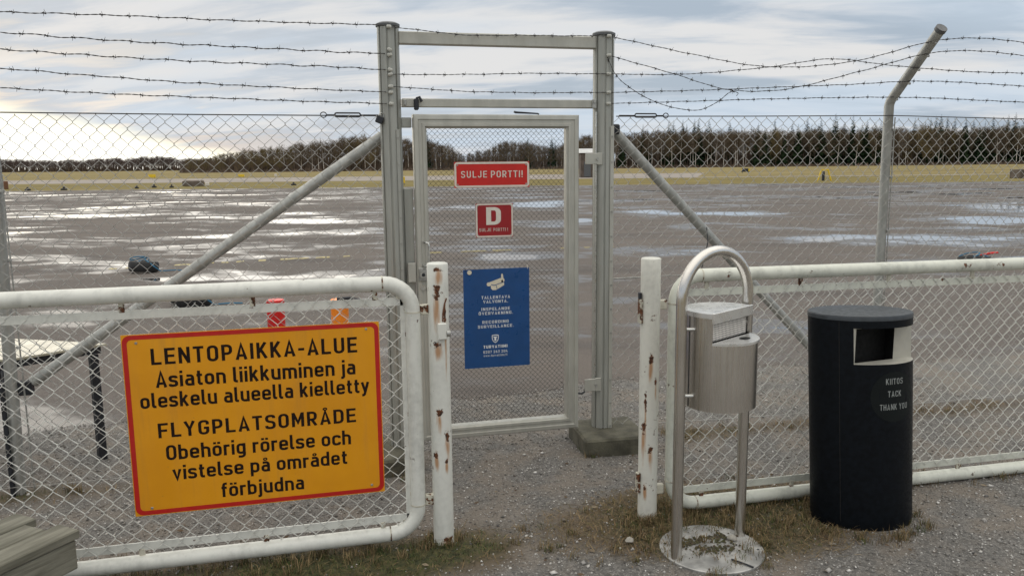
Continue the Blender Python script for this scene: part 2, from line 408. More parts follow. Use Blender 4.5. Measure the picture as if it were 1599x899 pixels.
M['pebble'] = island('crushed stone chips', [(.07, .066, .062), (.19, .18, .168), (.27, .255, .23), (.15, .128, .108), (.36, .34, .315), (.22, .21, .20), (.48, .46, .43), (.66, .64, .61)])
M['straw'] = island('dry grass blades', [(.22, .145, .07), (.12, .075, .035), (.33, .235, .12), (.085, .07, .025), (.16, .12, .045), (.07, .045, .025)])
M['moss'] = island('short green moss blades', [(.035, .060, .012), (.07, .09, .02), (.055, .05, .018), (.11, .12, .03)])
M['leaf'] = island('brown fallen leaves', [(.07, .045, .028), (.12, .08, .045), (.05, .03, .02), (.26, .21, .14)])
def twig(name, a, b):
    t = NT(name); oi = t.nd('ShaderNodeObjectInfo'); n = t.noise(.35, 3)
    t.base(t.mx(oi.outputs['Random'], a, b)).rough(.9); t.b.inputs['Specular IOR Level'].default_value = .1; return t.m
M['twig'] = twig('bare brown twigs', (.095, .070, .046), (.158, .124, .088))
M['twig_olive'] = twig('bare olive twigs', (.125, .098, .045), (.18, .138, .072))
M['bark_birch'] = plain('pale birch bark', (.60, .55, .49), .8, 0, .35, 1.2)
M['bark_dark'] = plain('grey-brown bark', (.085, .068, .055), .9, 0, .3, 1.2)
M['spruce'] = twig('dark spruce needles', (.018, .038, .018), (.040, .064, .028))
M['brush'] = plain('brown undergrowth', (.115, .082, .060), .95, 0, .35, .3)
M['farwood'] = twig('distant bare woodland', (.14, .105, .095), (.16, .125, .115))

# ------------------------------------------------------------------ stroke lettering (narrow road-sign style)
def rnd(p, closed=False):
    out = []; n = len(p)
    for i, q in enumerate(p):
        x, y = q[0], q[1]; r = q[2] if len(q) > 2 else 0
        if r and (closed or 0 < i < n-1):
            a = np.array(p[i-1][:2]); b = np.array(p[(i+1) % n][:2]); c = np.array((x, y))
            da, db = a-c, b-c; la, lb = np.linalg.norm(da), np.linalg.norm(db)
            r1, r2 = min(r, la*.5), min(r, lb*.5); A, B = c+da/la*r1, c+db/lb*r2
            for k in range(6):
                s = k/5; w1, w2, w3 = (1-s)**2, 2*s*(1-s)*1.0, s*s
                # pull the quadratic towards a circular arc
                z = .90; out.append(tuple((w1*A+w2*z*c+w3*B)/(w1+w2*z+w3)))
        else: out.append((x, y))
    return out
def ribbon(p, t, closed=False):
    p = [q for i, q in enumerate(p) if (i == 0 and not closed) or math.hypot(q[0]-p[i-1][0], q[1]-p[i-1][1]) > 1e-5]
    P = np.array(p, float); n = len(P); nr = []
    for i in range(n):
        if closed: a, b = P[i]-P[i-1], P[(i+1) % n]-P[i]
        else: a = P[i]-P[i-1] if i else P[1]-P[0]; b = P[i+1]-P[i] if i < n-1 else P[-1]-P[-2]
        a = a/max(np.linalg.norm(a), 1e-9); b = b/max(np.linalg.norm(b), 1e-9)
        na, nb = np.array([-a[1], a[0]]), np.array([-b[1], b[0]]); m = na+nb; m /= max(np.linalg.norm(m), 1e-9)
        nr.append(m/max(m @ na, .45))
    nr = np.array(nr)*t/2
    v = np.concatenate([P+nr, P-nr])
    f = [(i, n+i, n+(i+1) % n, (i+1) % n) for i in range(n if closed else n-1)]
    return v, f
def glyphs():
    l, B, T, m, X = .08, .08, .92, .5, .64
    G = {}
    def O(x0, y0, x1, y1, r): return ('c', [(x0, y0, r), (x1, y0, r), (x1, y1, r), (x0, y1, r)])
    bowl = [(l, T), (.44, T, .2), (.44, .43, .2), (l, .43)]
    ring = lambda cx, y: ('t', .075, [(cx-.085, y-.07, .08), (cx+.085, y-.07, .08), (cx+.085, y+.07, .08), (cx-.085, y+.07, .08)])
    dots = lambda cx, y: [[(cx-.11, y-.07), (cx-.11, y+.07)], [(cx+.11, y-.07), (cx+.11, y+.07)]]
    G['L'] = .48, [[(l, 1), (l, B), (.48, B)]]
    G['E'] = .5, [[(.5, T), (l, T), (l, B), (.5, B)], [(l, .51), (.46, .51)]]
    G['F'] = .48, [[(.49, T), (l, T), (l, 0)], [(l, .49), (.44, .49)]]
    G['N'] = .54, [[(l, 0), (l, 1)], [(.46, 0), (.46, 1)], [(.07, .97), (.47, .03)]]
    G['T'] = .5, [[(0, T), (.5, T)], [(.25, T), (.25, 0)]]
    G['O'] = .54, [O(l, B, .46, T, .21)]
    G['P'] = .52, [[(l, 0), (l, 1)], bowl]
    G['R'] = .53, [[(l, 0), (l, 1)], bowl, [(.25, .43), (.46, 0)]]
    G['A'] = .56, [[(.07, 0), (.28, .95), (.49, 0)], [(.14, .26), (.42, .26)]]
    G['I'] = .16, [[(l, 0), (l, 1)]]
    G['K'] = .52, [[(l, 0), (l, 1)], [(.44, 1), (l+.02, .38)], [(.2, .56), (.46, 0)]]
    G['-'] = .3, [[(0, .42), (.3, .42)]]
    G['U'] = .54, [[(l, 1), (l, B, .2), (.46, B, .2), (.46, 1)]]
    G['Y'] = .54, [[(.06, 1), (.27, .46), (.48, 1)], [(.27, .5), (.27, 0)]]
    G['G'] = .54, [[(.46, .68), (.46, T, .2), (l, T, .2), (l, B, .2), (.46, B, .2), (.46, .46), (.28, .46)]]
    S_ = lambda h: [(.44, h*.76), (.44, h-.08, .17*h), (.08, h-.08, .17*h), (.08, h*.54, .17*h), (.45, h*.48, .17*h), (.45, .08, .17*h), (.07, .08, .17*h), (.07, h*.25)]
    G['S'] = .52, [S_(1.)]
    G['M'] = .64, [[(l, 0), (l, 1)], [(.56, 0), (.56, 1)], [(.09, .96), (.32, .3), (.55, .96)]]
    G['D'] = .54, [('c', [(l, B), (.46, B, .24), (.46, T, .24), (l, T)])]
    G['J'] = .46, [[(.38, 1), (.38, B, .19), (.06, B, .19), (.06, .28)]]
    G['C'] = .52, [[(.45, .70), (.45, T, .2), (l, T, .2), (l, B, .2), (.45, B, .2), (.45, .30)]]
    G['H'] = .54, [[(l, 0), (l, 1)], [(.46, 0), (.46, 1)], [(l, .51), (.46, .51)]]
    G['V'] = .54, [[(.06, 1), (.27, .05), (.48, 1)]]
    G['!'] = .16, [[(l, .28), (l, 1)], [(l, 0), (l, .15)]]
    G['.'] = .16, [[(l, 0), (l, .16)]]
    G['Å'] = .56, G['A'][1]+[ring(.28, 1.10)]
    G['Ö'] = .54, G['O'][1]+dots(.27, 1.14)
    o = O(l, B, .42, X, .17); arch = [(l, X), (.42, X, .17), (.42, 0)]
    G['o'] = .5, [o]
    G['a'] = .48, [[(.09, X), (.40, X, .15), (.40, 0)], [(.40, .41), (.08, .41, .14), (.08, B, .14), (.40, B)]]
    G['b'] = .5, [[(l, 0), (l, 1)], o]
    G['d'] = .5, [[(.42, 0), (.42, 1)], o]
    G['p'] = .5, [[(l, .72), (l, -.25)], o]
    G['g'] = .5, [o, [(.42, .72), (.42, -.17, .15), (.1, -.17)]]
    G['c'] = .48, [[(.42, .5), (.42, X, .16), (l, X, .16), (l, B, .16), (.42, B, .16), (.42, .22)]]
    G['e'] = .5, [[(l, .36), (.42, .36), (.42, X, .16), (l, X, .16), (l, B, .16), (.41, B, .12), (.41, .19)]]
    G['f'] = .33, [[(.14, 0), (.14, T, .15), (.33, T)], [(.02, X), (.31, X)]]
    G['t'] = .33, [[(.14, T), (.14, B, .14), (.32, B)], [(.02, X), (.31, X)]]
    G['h'] = .5, [[(l, 0), (l, 1)], arch]
    G['n'] = .5, [[(l, 0), (l, .72)], arch]
    G['m'] = .78, [[(l, 0), (l, .72)], [(l, X), (.39, X, .16), (.39, 0)], [(.39, X), (.70, X, .16), (.70, 0)]]
    G['r'] = .33, [[(l, 0), (l, .72)], [(l, .50), (l+.02, X, .12), (.33, X)]]
    G['i'] = .16, [[(l, 0), (l, .72)], [(l, .83), (l, .99)]]
    G['j'] = .2, [[(.12, .72), (.12, -.17, .12), (-.03, -.17)], [(.12, .83), (.12, .99)]]
    G['k'] = .48, [[(l, 0), (l, 1)], [(.39, .72), (l+.02, .27)], [(.2, .42), (.41, 0)]]
    G['l'] = .24, [[(l, 1), (l, B, .11), (.24, B)]]
    G['s'] = .46, [[(x*.9, y) for x, y in []] or [(.38, .53), (.38, X, .12), (.07, X, .12), (.07, .40, .12), (.39, .33, .12), (.39, B, .12), (.06, B, .12), (.06, .19)]]
    G['u'] = .5, [[(l, .72), (l, B, .17), (.42, B)], [(.42, .72), (.42, 0)]]
    G['v'] = .46, [[(.06, .72), (.23, .05), (.40, .72)]]
    G['w'] = .66, [[(.06, .72), (.19, .06), (.33, .68), (.47, .06), (.60, .72)]]
    G['y'] = .46, [[(.06, .72), (.24, .04)], [(.41, .72), (.18, -.17, .08), (.04, -.17)]]
    G['å'] = .48, G['a'][1]+[ring(.24, .87)]
    G['ö'] = .5, [o]+dots(.25, .88)
    G['0'] = .5, [O(l, B, .42, T, .19)]
    G['2'] = .5, [[(.07, .72), (.07, T, .18), (.42, T, .18), (.42, .56, .12), (.08, B), (.48, B)]]
    G['3'] = .5, [[(.07, T), (.40, T), (.22, .58), (.42, .56, .16), (.42, B, .18), (.06, B, .18), (.06, .26)]]
    G['4'] = .52, [[(.28, 1), (.06, .28), (.52, .28)], [(.39, .5), (.39, 0)]]
    G['6'] = .5, [O(l, B, .42, .56, .17), [(.08, .3), (.08, .5, .1), (.32, 1)]]
    G['7'] = .48, [[(.02, T), (.42, T), (.18, 0)]]
    return G
GL = glyphs()
def text(mb, s, fn, weight=.16, space=.13, wspace=.28):
    """fn(u, v, k) maps cap-height units (k: stroke counter, for a hair of stand-off) to a point"""
    x = 0; k = 0
    for ch in s:
        if ch == ' ': x += wspace; continue
        w, strokes = GL[ch]
        for st in strokes:
            closed = False; t = weight
            if isinstance(st, tuple):
                closed = True
                if st[0] == 't': t = st[1]; st = st[2]
                else: st = st[1]
            v, f = ribbon(rnd(st, closed), t, closed)
            mb.add([fn(x+a, b, k % 5) for a, b in v], f); k += 1
        x += w+space
    return x-space
def flat_text(name, s, x0, x1, z, cap, y, mat, parent, weight=.16, space=.13, wspace=.28, dz=0.):
    W = text(MB(), s, lambda a, b, k: (a, 0, b), weight, space, wspace); mb = MB(); sx = (x1-x0)/W
    text(mb, s, lambda a, b, k: (x0+a*sx, y-.00008*k, z+b*cap+dz*a/W), weight, space, wspace)
    # faces towards -y
    return mb.build(name, mat, parent)
def rrect(x0, z0, x1, z1, r, n=6):
    p = []
    for cx, cz, a0 in ((x1-r, z0+r, -90), (x1-r, z1-r, 0), (x0+r, z1-r, 90), (x0+r, z0+r, 180)):
        for i in range(n+1): a = R(a0+90*i/n); p.append((cx+r*math.cos(a), cz+r*math.sin(a)))
    return p

# ------------------------------------------------------------------ chain link and barbed wire
def chainlink(x0, x1, z0, z1, y, w, h, r, amp=.004, seed=0., zfun=None):
    """woven zig-zag wires; the sheet sags and bulges a little"""
    mb = MB(); p = w/2; n = int((x1-x0)/p); rows = int((z1-z0)/(h/2))
    g = np.random.default_rng(int(seed*10)+1)
    def warp(P):
        x, yy, z = P[:, 0], P[:, 1], P[:, 2]
        dx = amp*.8*np.sin(z*3.1+x*2.3+seed)+amp*.5*np.sin(z*9.7-x*5+seed*2)
        dz = amp*.8*np.sin(x*4.1+z*1.3+seed*3)+amp*.4*np.sin(x*13+z*6+seed)
        dy = amp*2*np.sin(x*1.9+seed)*np.sin(z*2.2+seed*.5)
        return np.c_[x+dx, yy+dy, z+dz]
    for i in range(n):
        c0, c1 = x0+i*p, x0+(i+1)*p; P = []
        zz = z1-np.arange(rows+1)*(h/2); jit = g.normal(0, .0009, (rows+1, 2))
        for k in range(rows+1):
            left = (k+i) % 2 == 0; x = (c0 if left else c1)+jit[k, 0]+(r*.7 if not left else -r*.7); z = zz[k]+jit[k, 1]
            s1 = r*1.1 if left else -r*1.1      # coming in / going out lie on opposite faces
            P += [(x, y-s1, z+h*.035), (x, y+s1, z-h*.035)]
        mb.tube(warp(np.array(P)), r, 4, True)
    return mb
def barbed(pts, seed, kink=.004, spacing=.115, r=.0021, phase=0.):
    """two twisted strands with four-point barbs along a path of control points"""
    g = np.random.default_rng(seed); P = np.array(pts, float)
    d = np.r_[0, np.cumsum(np.linalg.norm(np.diff(P, axis=0), axis=1))]; Ltot = d[-1]
    # smooth Catmull-Rom resample
    n = max(24, int(Ltot/.018)); s = np.linspace(0, Ltot, n); Q = np.empty((n, 3))
    tang = np.gradient(P, d, axis=0) if len(P) > 2 else np.tile((P[1]-P[0])/Ltot, (2, 1))
    for j, q in enumerate(s):
        i = min(np.searchsorted(d, q, side='right')-1, len(P)-2); h = d[i+1]-d[i]; t = (q-d[i])/h
        Q[j] = (2*t**3-3*t*t+1)*P[i]+(t**3-2*t*t+t)*h*tang[i]+(-2*t**3+3*t*t)*P[i+1]+(t**3-t*t)*h*tang[i+1]
    wob = np.cumsum(g.normal(0, 1, n)); wob -= np.linspace(wob[0], wob[-1], n); ker = np.ones(5)/5
    wob = np.convolve(wob, ker, 'same'); wob *= kink/max(1e-6, np.abs(wob).max())
    env = np.minimum(1, np.minimum(s, Ltot-s)/.15); Q[:, 2] += wob*env+kink*.35*np.sin(s*34+g.uniform(0, 6))*env; Q[:, 1] += np.roll(wob, 7)*env
    mb = MB()
    for ph in (0, math.pi):
        a = s/.035*math.pi+ph; mb.tube(Q+np.c_[0*a, np.cos(a), np.sin(a)]*r*.8, r*.72, 4)
    q = spacing*(.3+phase)
    while q < Ltot-.03:
        c = np.array([np.interp(q, s, Q[:, i]) for i in range(3)]); t = np.array([np.interp(min(q+.01, Ltot), s, Q[:, i]) for i in range(3)])-c; t /= np.linalg.norm(t)
        u = np.cross(t, (0, .3, 1)); u /= np.linalg.norm(u); v = np.cross(t, u)
        mb.tube([c-t*.008+u*r*1.6, c-t*.003-v*r*2, c+t*.002-u*r*2, c+t*.007+v*r*2], r*1.15, 4)
        for k in range(4):
            a = k*1.57+g.uniform(-.5, .5); dr = u*math.cos(a)+v*math.sin(a)+t*g.uniform(-.5, .5)
            mb.tube([c+t*(k-1.5)*.004, c+t*(k-1.5)*.004+dr*g.uniform(.013, .019)], [r*.8, r*.35], 4)
        q += spacing*g.uniform(.88, 1.12)
    return mb

# ================================================================== GROUND
def fbm(x, y, seed, oct=4):
    g = np.random.default_rng(seed); s = 0; a = 1; f = 1
    for _ in range(oct):
        for _ in range(3):
            th, ph = g.uniform(0, 6.283, 2); s = s+a*np.sin(f*(x*math.cos(th)+y*math.sin(th))+ph+1.3*np.sin(f*.7*(x*math.sin(th)-y*math.cos(th))+ph*2))
        a *= .55; f *= 2.07
    return s/4
def cam_xy(right, depth):
    """ground position from metres right of / ahead of the photographer"""
    return (CAM[0]+right*math.cos(YAW)+depth*math.sin(YAW), CAM[1]-right*math.sin(YAW)+depth*math.cos(YAW))
def sheet(name, pts, z, mat):
    mb = MB(); mb.add([(x, y, z) for x, y in pts], [tuple(range(len(pts)))])
    return tag(mb.build(name, mat), None, None, kind='structure')
def big_ground():
    # graded grid: fine near, coarse far, so that one sheet reaches the horizon
    k = np.r_[-3000, -1500, -700, -300, -120, -50, -20, 0, 20, 50, 120, 300, 700, 1500, 3000]
    mb = MB(); n = len(k); V = [(a, b, -.024) for b in k for a in k]
    mb.add(V, [(j*n+i, j*n+i+1, (j+1)*n+i+1, (j+1)*n+i) for j in range(n-1) for i in range(n-1)])
    tag(mb.build('ground', M['field']), None, None, kind='structure')
big_ground()
far = []
for i in range(41):
    rt = -130+260*i/40; d = (69 if rt < 0 else 69-.075*rt*1.0)+.5*math.sin(i*1.7)+.35*math.sin(i*4.3); far.append(cam_xy(rt, max(d, 60)))
sheet('apron', [(-140, .3), (130, .3)]+[(140, 20)]+far[::-1]+[(-150, 60)], -.012, M['asphalt'])
sheet('taxiway', [cam_xy(-190, 110), cam_xy(10, 100), cam_xy(190, 97), cam_xy(190, 99), cam_xy(24, 104), cam_xy(36, 150), cam_xy(14, 150), cam_xy(-190, 132)], -.016, M['taxiway'])
sheet('grass_verge', far+[cam_xy(135, 97), cam_xy(20, 99.5), cam_xy(-190, 109)], -.019, plain('mown olive grass', (.185, .150, .055), .95, 0, .25, .25, 0, stretch=(.5, 2, 1), spec=.1))
def gravel_yard():
    # near gravel strip on both sides of the fence, ragged towards the apron
    xs = np.arange(-9, 11.01, .05); ys = np.arange(-9, 1.95, .05)
    X, Y = np.meshgrid(xs, ys); n, m = X.shape
    edge = 1.28+.22*fbm(X*1.6, Y*0, 11)+.12*fbm(X*6, Y*0, 12)
    keep = Y < edge
    Z = .006*fbm(X*2.3, Y*2.3, 3)+.004*fbm(X*9, Y*9, 4)
    Z = np.where(Y > edge-.35, Z*np.clip((edge-Y)/.35, 0, 1)-.012*np.clip(1-(edge-Y)/.35, 0, 1)+.002, Z)
    nz = fbm(X*3.1, Y*3.1, 5); nz2 = fbm(X*11, Y*11, 6)
    def band(c, w): return np.exp(-((Y-c)/w)**2)
    left = band(-1.20, .23)*np.clip((.86-X)/.2, 0, 1)*1.2; right_ = np.clip(1-np.hypot((X-1.75)/1.15, (Y+1.17)/.56), 0, 1)*2.4
    fen = band(-.02, .16)*((X < .25)*1.0+(X > 2.1)*.8); rt2 = band(-1.05, .12)*(X > 2.6)*.6
    base = left*1.0+right_*.9+fen*.85+rt2
    moss = np.clip((base-.55)*1.5+nz*.75+nz2*.35-.12, 0, 1)*np.clip(base*2, 0, 1)*(np.where((X > .9) & (Y < -.6), .62, 1))
    soil = np.clip((base-.25)*1.6+nz*.5-.1*nz2, 0, 1)*np.clip(base*3, 0, 1)
    Z = Z+.012*np.clip(base, 0, 1)*(nz2*.5+.7)*.6
    idx = np.arange(n*m).reshape(n, m)
    q = keep[:-1, :-1] & keep[1:, :-1] & keep[:-1, 1:] & keep[1:, 1:]
    F = np.stack([idx[:-1, :-1][q], idx[:-1, 1:][q], idx[1:, 1:][q], idx[1:, :-1][q]], 1)
    me = bpy.data.meshes.new('gravel_yard'); me.from_pydata(np.c_[X.ravel(), Y.ravel(), Z.ravel()].tolist(), [], F.tolist()); me.materials.append(M['gravel'])
    for nme, arr in (('moss', moss), ('soil', soil)):
        a = me.attributes.new(nme, 'FLOAT', 'POINT'); a.data.foreach_set('value', arr.ravel().astype(np.float32))
    me.polygons.foreach_set('use_smooth', np.ones(len(me.polygons), bool))
    tag(link('gravel_yard', me), None, None, kind='structure')
    def look(arr):
        def f(x, y):
            i = np.clip(((y-ys[0])/.05).round().astype(int), 0, n-1); j = np.clip(((x-xs[0])/.05).round().astype(int), 0, m-1); return arr[i, j]
        return f
    return look(Z), look(moss), look(soil), look(edge)
gz, gmoss, gsoil, gedge = gravel_yard()
def np_object(name, V, F, mat, label=None, cat=None, kind='stuff'):
    me = bpy.data.meshes.new(name); nV, nF = len(V), len(F); k = F.shape[1]
    me.vertices.add(nV); me.vertices.foreach_set('co', V.astype(np.float32).ravel())
    me.loops.add(nF*k); me.loops.foreach_set('vertex_index', F.astype(np.int32).ravel())
    me.polygons.add(nF); me.polygons.foreach_set('loop_start', (np.arange(nF)*k).astype(np.int32)); me.polygons.foreach_set('loop_total', np.full(nF, k, np.int32))
    me.update(calc_edges=True); me.materials.append(mat)
    return tag(link(name, me), label, cat, kind=kind)
def pebbles():
    N = 85000
    x = rng.uniform(-2.6, 4.6, N); y = rng.uniform(-2.7, 1.5, N)
    ok = (y < gedge(x, y)+.06) & (rng.random(N) > gmoss(x, y)*.9) & (rng.random(N) > gsoil(x, y)*.75)
    x, y = x[ok], y[ok]; N = len(x); s = .0031*rng.lognormal(0, .42, N)+.0006
    s = np.where(rng.random(N) < .006, s*2.3, s)
    o = np.array([(1, 0, 0), (-1, 0, 0), (0, 1, 0), (0, -1, 0), (0, 0, 1), (0, 0, -1)], float)
    J = o[None]*(1+rng.uniform(-.35, .35, (N, 6, 1)))+rng.normal(0, .18, (N, 6, 3)); J[:, :, 2] *= .7
    an = rng.uniform(0, 6.283, N); c, q = np.cos(an)[:, None], np.sin(an)[:, None]
    V = np.stack([J[:, :, 0]*c-J[:, :, 1]*q, J[:, :, 0]*q+J[:, :, 1]*c, J[:, :, 2]], 2)*s[:, None, None]
    V += np.stack([x, y, gz(x, y)+s*.35], 1)[:, None]
    f = np.array([(0, 2, 4), (2, 1, 4), (1, 3, 4), (3, 0, 4), (2, 0, 5), (1, 2, 5), (3, 1, 5), (0, 3, 5)])
    F = (f[None]+np.arange(N)[:, None, None]*6).reshape(-1, 3)
    np_object('gravel_stones', V.reshape(-1, 3), F, M['pebble'], 'loose grey crushed stone chips strewn over the yard', 'gravel')
pebbles()
def blades(name, N, mask, L0, L1, lie, mat, label, cat, wid=.0016):
    x = rng.uniform(-2.6, 4.8, N); y = rng.uniform(-2.2, .6, N)
    ok = rng.random(N) < mask(x, y); x, y = x[ok], y[ok]; N = len(x)
    L = rng.uniform(L0, L1, N); a = rng.uniform(0, 6.283, N); el = rng.uniform(lie[0], lie[1], N)
    d = np.c_[np.cos(a)*np.cos(el), np.sin(a)*np.cos(el), np.sin(el)]; sd = np.c_[-np.sin(a), np.cos(a), np.zeros(N)]*wid*rng.uniform(.6, 1.4, N)[:, None]
    b = np.c_[x, y, gz(x, y)-.001]; droop = np.c_[0*x, 0*x, -L*.25*rng.random(N)]
    V = np.stack([b-sd, b+sd, b+d*L[:, None]*.55+sd*.8, b+d*L[:, None]*.55-sd*.8, b+d*L[:, None]+droop], 1).reshape(-1, 3)
    F = np.array([(0, 1, 2), (0, 2, 3), (3, 2, 4)]); F = (F[None]+np.arange(N)[:, None, None]*5).reshape(-1, 3)
    V[:, 2] = np.maximum(V[:, 2], .001)
    return np_object(name, V, F, mat, label, cat)
blades('dry_grass', 130000, lambda x, y: np.clip(gsoil(x, y)*1.0, 0, 1)*np.where(x > .8, 1., .22), .015, .060, (.02, .8), M['straw'], 'matted dry straw grass around the bins and bollards', 'grass', .0013)
blades('moss_tufts', 150000, lambda x, y: np.clip(gmoss(x, y)*1.1, 0, 1)*.8, .008, .026, (.3, 1.4), M['moss'], 'low green moss and grass along the barrier and fence', 'moss', .0016)

def tufts():
    g = np.random.default_rng(44); C = []
    for _ in range(150): C.append((g.uniform(-1.3, .45), g.normal(-1.13, .07)))
    for _ in range(150): C.append((g.uniform(1.5, 3.9), g.normal(-1.08, .06)))
    for cx, cy, r0, n in ((.491, -1.09, .06, 26), (1.487, -1.09, .07, 34), (2.47, -1.34, .25, 60), (1.63, -1.42, .24, 34), (1.48, -.2, .05, 8), (.45, -.25, .1, 8)):
        for _ in range(n): a = g.uniform(0, 6.283); r = r0*g.uniform(.9, 1.35); C.append((cx+r*math.cos(a), cy+r*math.sin(a)))
    for _ in range(60): C.append((g.choice([g.uniform(-1.6, .3), g.uniform(1.8, 4.4)]), g.normal(-.03, .05)))
    for _ in range(190): C.append((g.normal(1.75, .45), g.normal(-1.25, .18)))
    out = {}
    for nm, mat, frac, lab in (('grass_tufts', 'straw', .68, 'upright dry grass tufts around posts, rails and bins'), ('green_tufts', 'moss', 1., 'small green tufts along rails and bollard feet')):
        V = []; F = []; off = 0
        for (cx, cy) in C:
            if (g.random() < frac) != (nm == 'grass_tufts') and nm == 'grass_tufts': continue
            if nm == 'green_tufts' and g.random() > .42: continue
            for _ in range(g.integers(8, 22)):
                x, y = cx+g.normal(0, .014), cy+g.normal(0, .014); L = g.uniform(.02, .065)*(1 if nm == 'grass_tufts' else .6); a = g.uniform(0, 6.283); b = g.uniform(.1, .9); w = .0011
                z = float(gz(np.array([x]), np.array([y]))[0])-.002; dx, dy = math.cos(a), math.sin(a); sx, sy = -dy*w, dx*w
                V += [(x-sx, y-sy, z), (x+sx, y+sy, z), (x+dx*L*b*.35+sx, y+dy*L*b*.35+sy, z+L*.62), (x+dx*L*b*.35-sx, y+dy*L*b*.35-sy, z+L*.62), (x+dx*L*b, y+dy*L*b, z+L*(1-.45*b))]
                F += [(off, off+1, off+2), (off, off+2, off+3), (off+3, off+2, off+4)]; off += 5
        np_object(nm, np.array(V), np.array(F), M[mat], lab, 'grass')
tufts()

# ================================================================== FAR SIDE: field things and woods
def hillside(az_px): pass
def bare_tree_mesh(seed, H, birch, twigs=420, bushy=0.):
    g = np.random.default_rng(seed); tr = MB(); cr = MB()
    lean = g.normal(0, .02, 2); top = np.array([lean[0]*H, lean[1]*H, H*.93])
    tp = [np.array([lean[0]*H*s+.06*H*.1*math.sin(5*s+seed), lean[1]*H*s, H*.86*s]) for s in (0, .25, .5, .75, 1)]
    tr.tube(tp, [.16, .13, .10, .06, .02], 5)
    limbs = []
    z0 = .38 if birch else .25
    if bushy: z0 = .08
    for i in range(40):
        s = g.uniform(z0, .95); b = np.array([np.interp(s, (0, .25, .5, .75, 1), [q[k] for q in tp]) for k in range(3)])
        a = g.uniform(0, 6.283); L = H*g.uniform(.11, .27)*(1.15-s*(.75-.3*bushy))*(1+.5*bushy); up = g.uniform(.5, 1.3)
        d = np.array([math.cos(a), math.sin(a), up]); d /= np.linalg.norm(d); e = b+d*L; limbs.append((b, e, L))
        cr.tube([b, b+d*L*.5+np.array([0, 0, -.02*L]), e], [.045, .03, .012], 3, False)
    for i in range(twigs):
        b, e, L = limbs[g.integers(len(limbs))]; s = g.uniform(.2, 1); p = b+(e-b)*s
        d = (e-b)/L*.6+g.normal(0, .55, 3)+np.array([0, 0, .25]); d /= np.linalg.norm(d); l = H*g.uniform(.04, .11)
        q = p+d*l; w = np.cross(d, g.normal(0, 1, 3)); w /= np.linalg.norm(w); w *= .036
        n = 0; mid = p+d*l*.5
        cr.add([p-w, p+w, q], [(0, 1, 2)])
        for _ in range(3):
            d2 = d+g.normal(0, .6, 3); d2 /= np.linalg.norm(d2); st = p+d*l*g.uniform(.2, .9); cr.add([st-w*.7, st+w*.7, st+d2*l*g.uniform(.4, .9)], [(0, 1, 2)])
    return tr, cr
def spruce_mesh(seed, H):
    g = np.random.default_rng(seed); tr = MB(); cr = MB(); tr.tube([(0, 0, 0), (0, 0, H*.5), (0, 0, H)], [.17, .1, .015], 5)
    z = H*g.uniform(.06, .16); wmax = H*g.uniform(.16, .21)
    while z < H*.99:
        s = z/H; rad = wmax*(1-s)**.75+.10; nb = int(6+5*(1-s))
        for i in range(nb):
            a = g.uniform(0, 6.283); L = rad*g.uniform(.6, 1.15); dr = -g.uniform(.15, .5)*L+.12*L*s
            d = np.array([math.cos(a), math.sin(a), 0]); sd = np.array([-d[1], d[0], 0])*L*.36; b = np.array([0, 0, z])
            t = b+d*L+np.array([0, 0, dr]); mdl = b+d*L*.55+np.array([0, 0, dr*.35])
            cr.add([b, mdl-sd, t, mdl+sd], [(0, 1, 2), (0, 2, 3)])
            for q in (.35, .6, .85):                  # hanging sprays
                c = b+d*L*q+np.array([0, 0, dr*q*.7]); h = L*g.uniform(.12, .3)
                cr.add([c-sd*.8*(1-q*.5), c+sd*.8*(1-q*.5), c+np.array([0, 0, -h])], [(0, 1, 2)])
        z += H*.021*g.uniform(.8, 1.2)
    return tr, cr
TREES = {'birch': [], 'bare': [], 'olive': [], 'spruce': []}
for i in range(6):
    a, b = bare_tree_mesh(100+i, 18, True); TREES['birch'].append((a.mesh('trunk', M['bark_birch']), b.mesh('crown', M['twig'])))
    a, b = bare_tree_mesh(200+i, 17, False, 460); TREES['bare'].append((a.mesh('trunk', M['bark_dark']), b.mesh('crown', M['twig'])))
    if i < 4:
        a, b = bare_tree_mesh(300+i, 14, False, 620, 1.); TREES['olive'].append((a.mesh('trunk', M['bark_dark']), b.mesh('crown', M['twig_olive'])))
        a, b = spruce_mesh(400+i, 20); TREES['spruce'].append((a.mesh('trunk', M['bark_dark']), b.mesh('crown', M['spruce'])))
TL = {'birch': ('birch_tree', 'leafless birch with pale trunk along the edge of the wood', 'leafless birches of the far wood'),
      'bare': ('bare_tree', 'leafless dark-trunked tree along the edge of the wood', 'leafless dark trees of the far wood'),
      'olive': ('olive_bare_tree', 'leafless olive-brown tree in the thicket left of the gate', 'leafless olive trees left of the gate'),
      'spruce': ('spruce_tree', 'dark green spruce rising from the far wood', 'spruces of the far wood')}
CNT = {}
def tree(kind, x, y, sc, gr, px=0):
    var = TREES[kind][gr.integers(len(TREES[kind]))]; nm, lb, gp = TL[kind]; q = 'left of the gate' if px < 600 else 'seen through the gate' if px < 925 else 'between the gate and the bent post' if px < 1390 else 'right of the bent post'
    if kind == 'olive' and px > 600: lb = 'leafless olive-brown tree at the wood edge '+q; gp = 'leafless olive trees '+q
    if kind != 'olive': lb = lb.replace('along the edge of the wood', 'at the wood edge').replace('rising from the far wood', 'of the far wood')+' '+q; gp = gp+' '+q
    t = thing(nm, lb, 'tree', (x, y, -.05), gp); t.rotation_euler = (0, 0, gr.uniform(0, 6.28)); t.scale = (sc*gr.uniform(.85, 1.1),)*2+(sc,)
    for me, n in zip(var, ('trunk', 'crown')):
        o = bpy.data.objects.new(n, me); COL.objects.link(o); o.parent = t
    CNT[kind] = CNT.get(kind, 0)+1
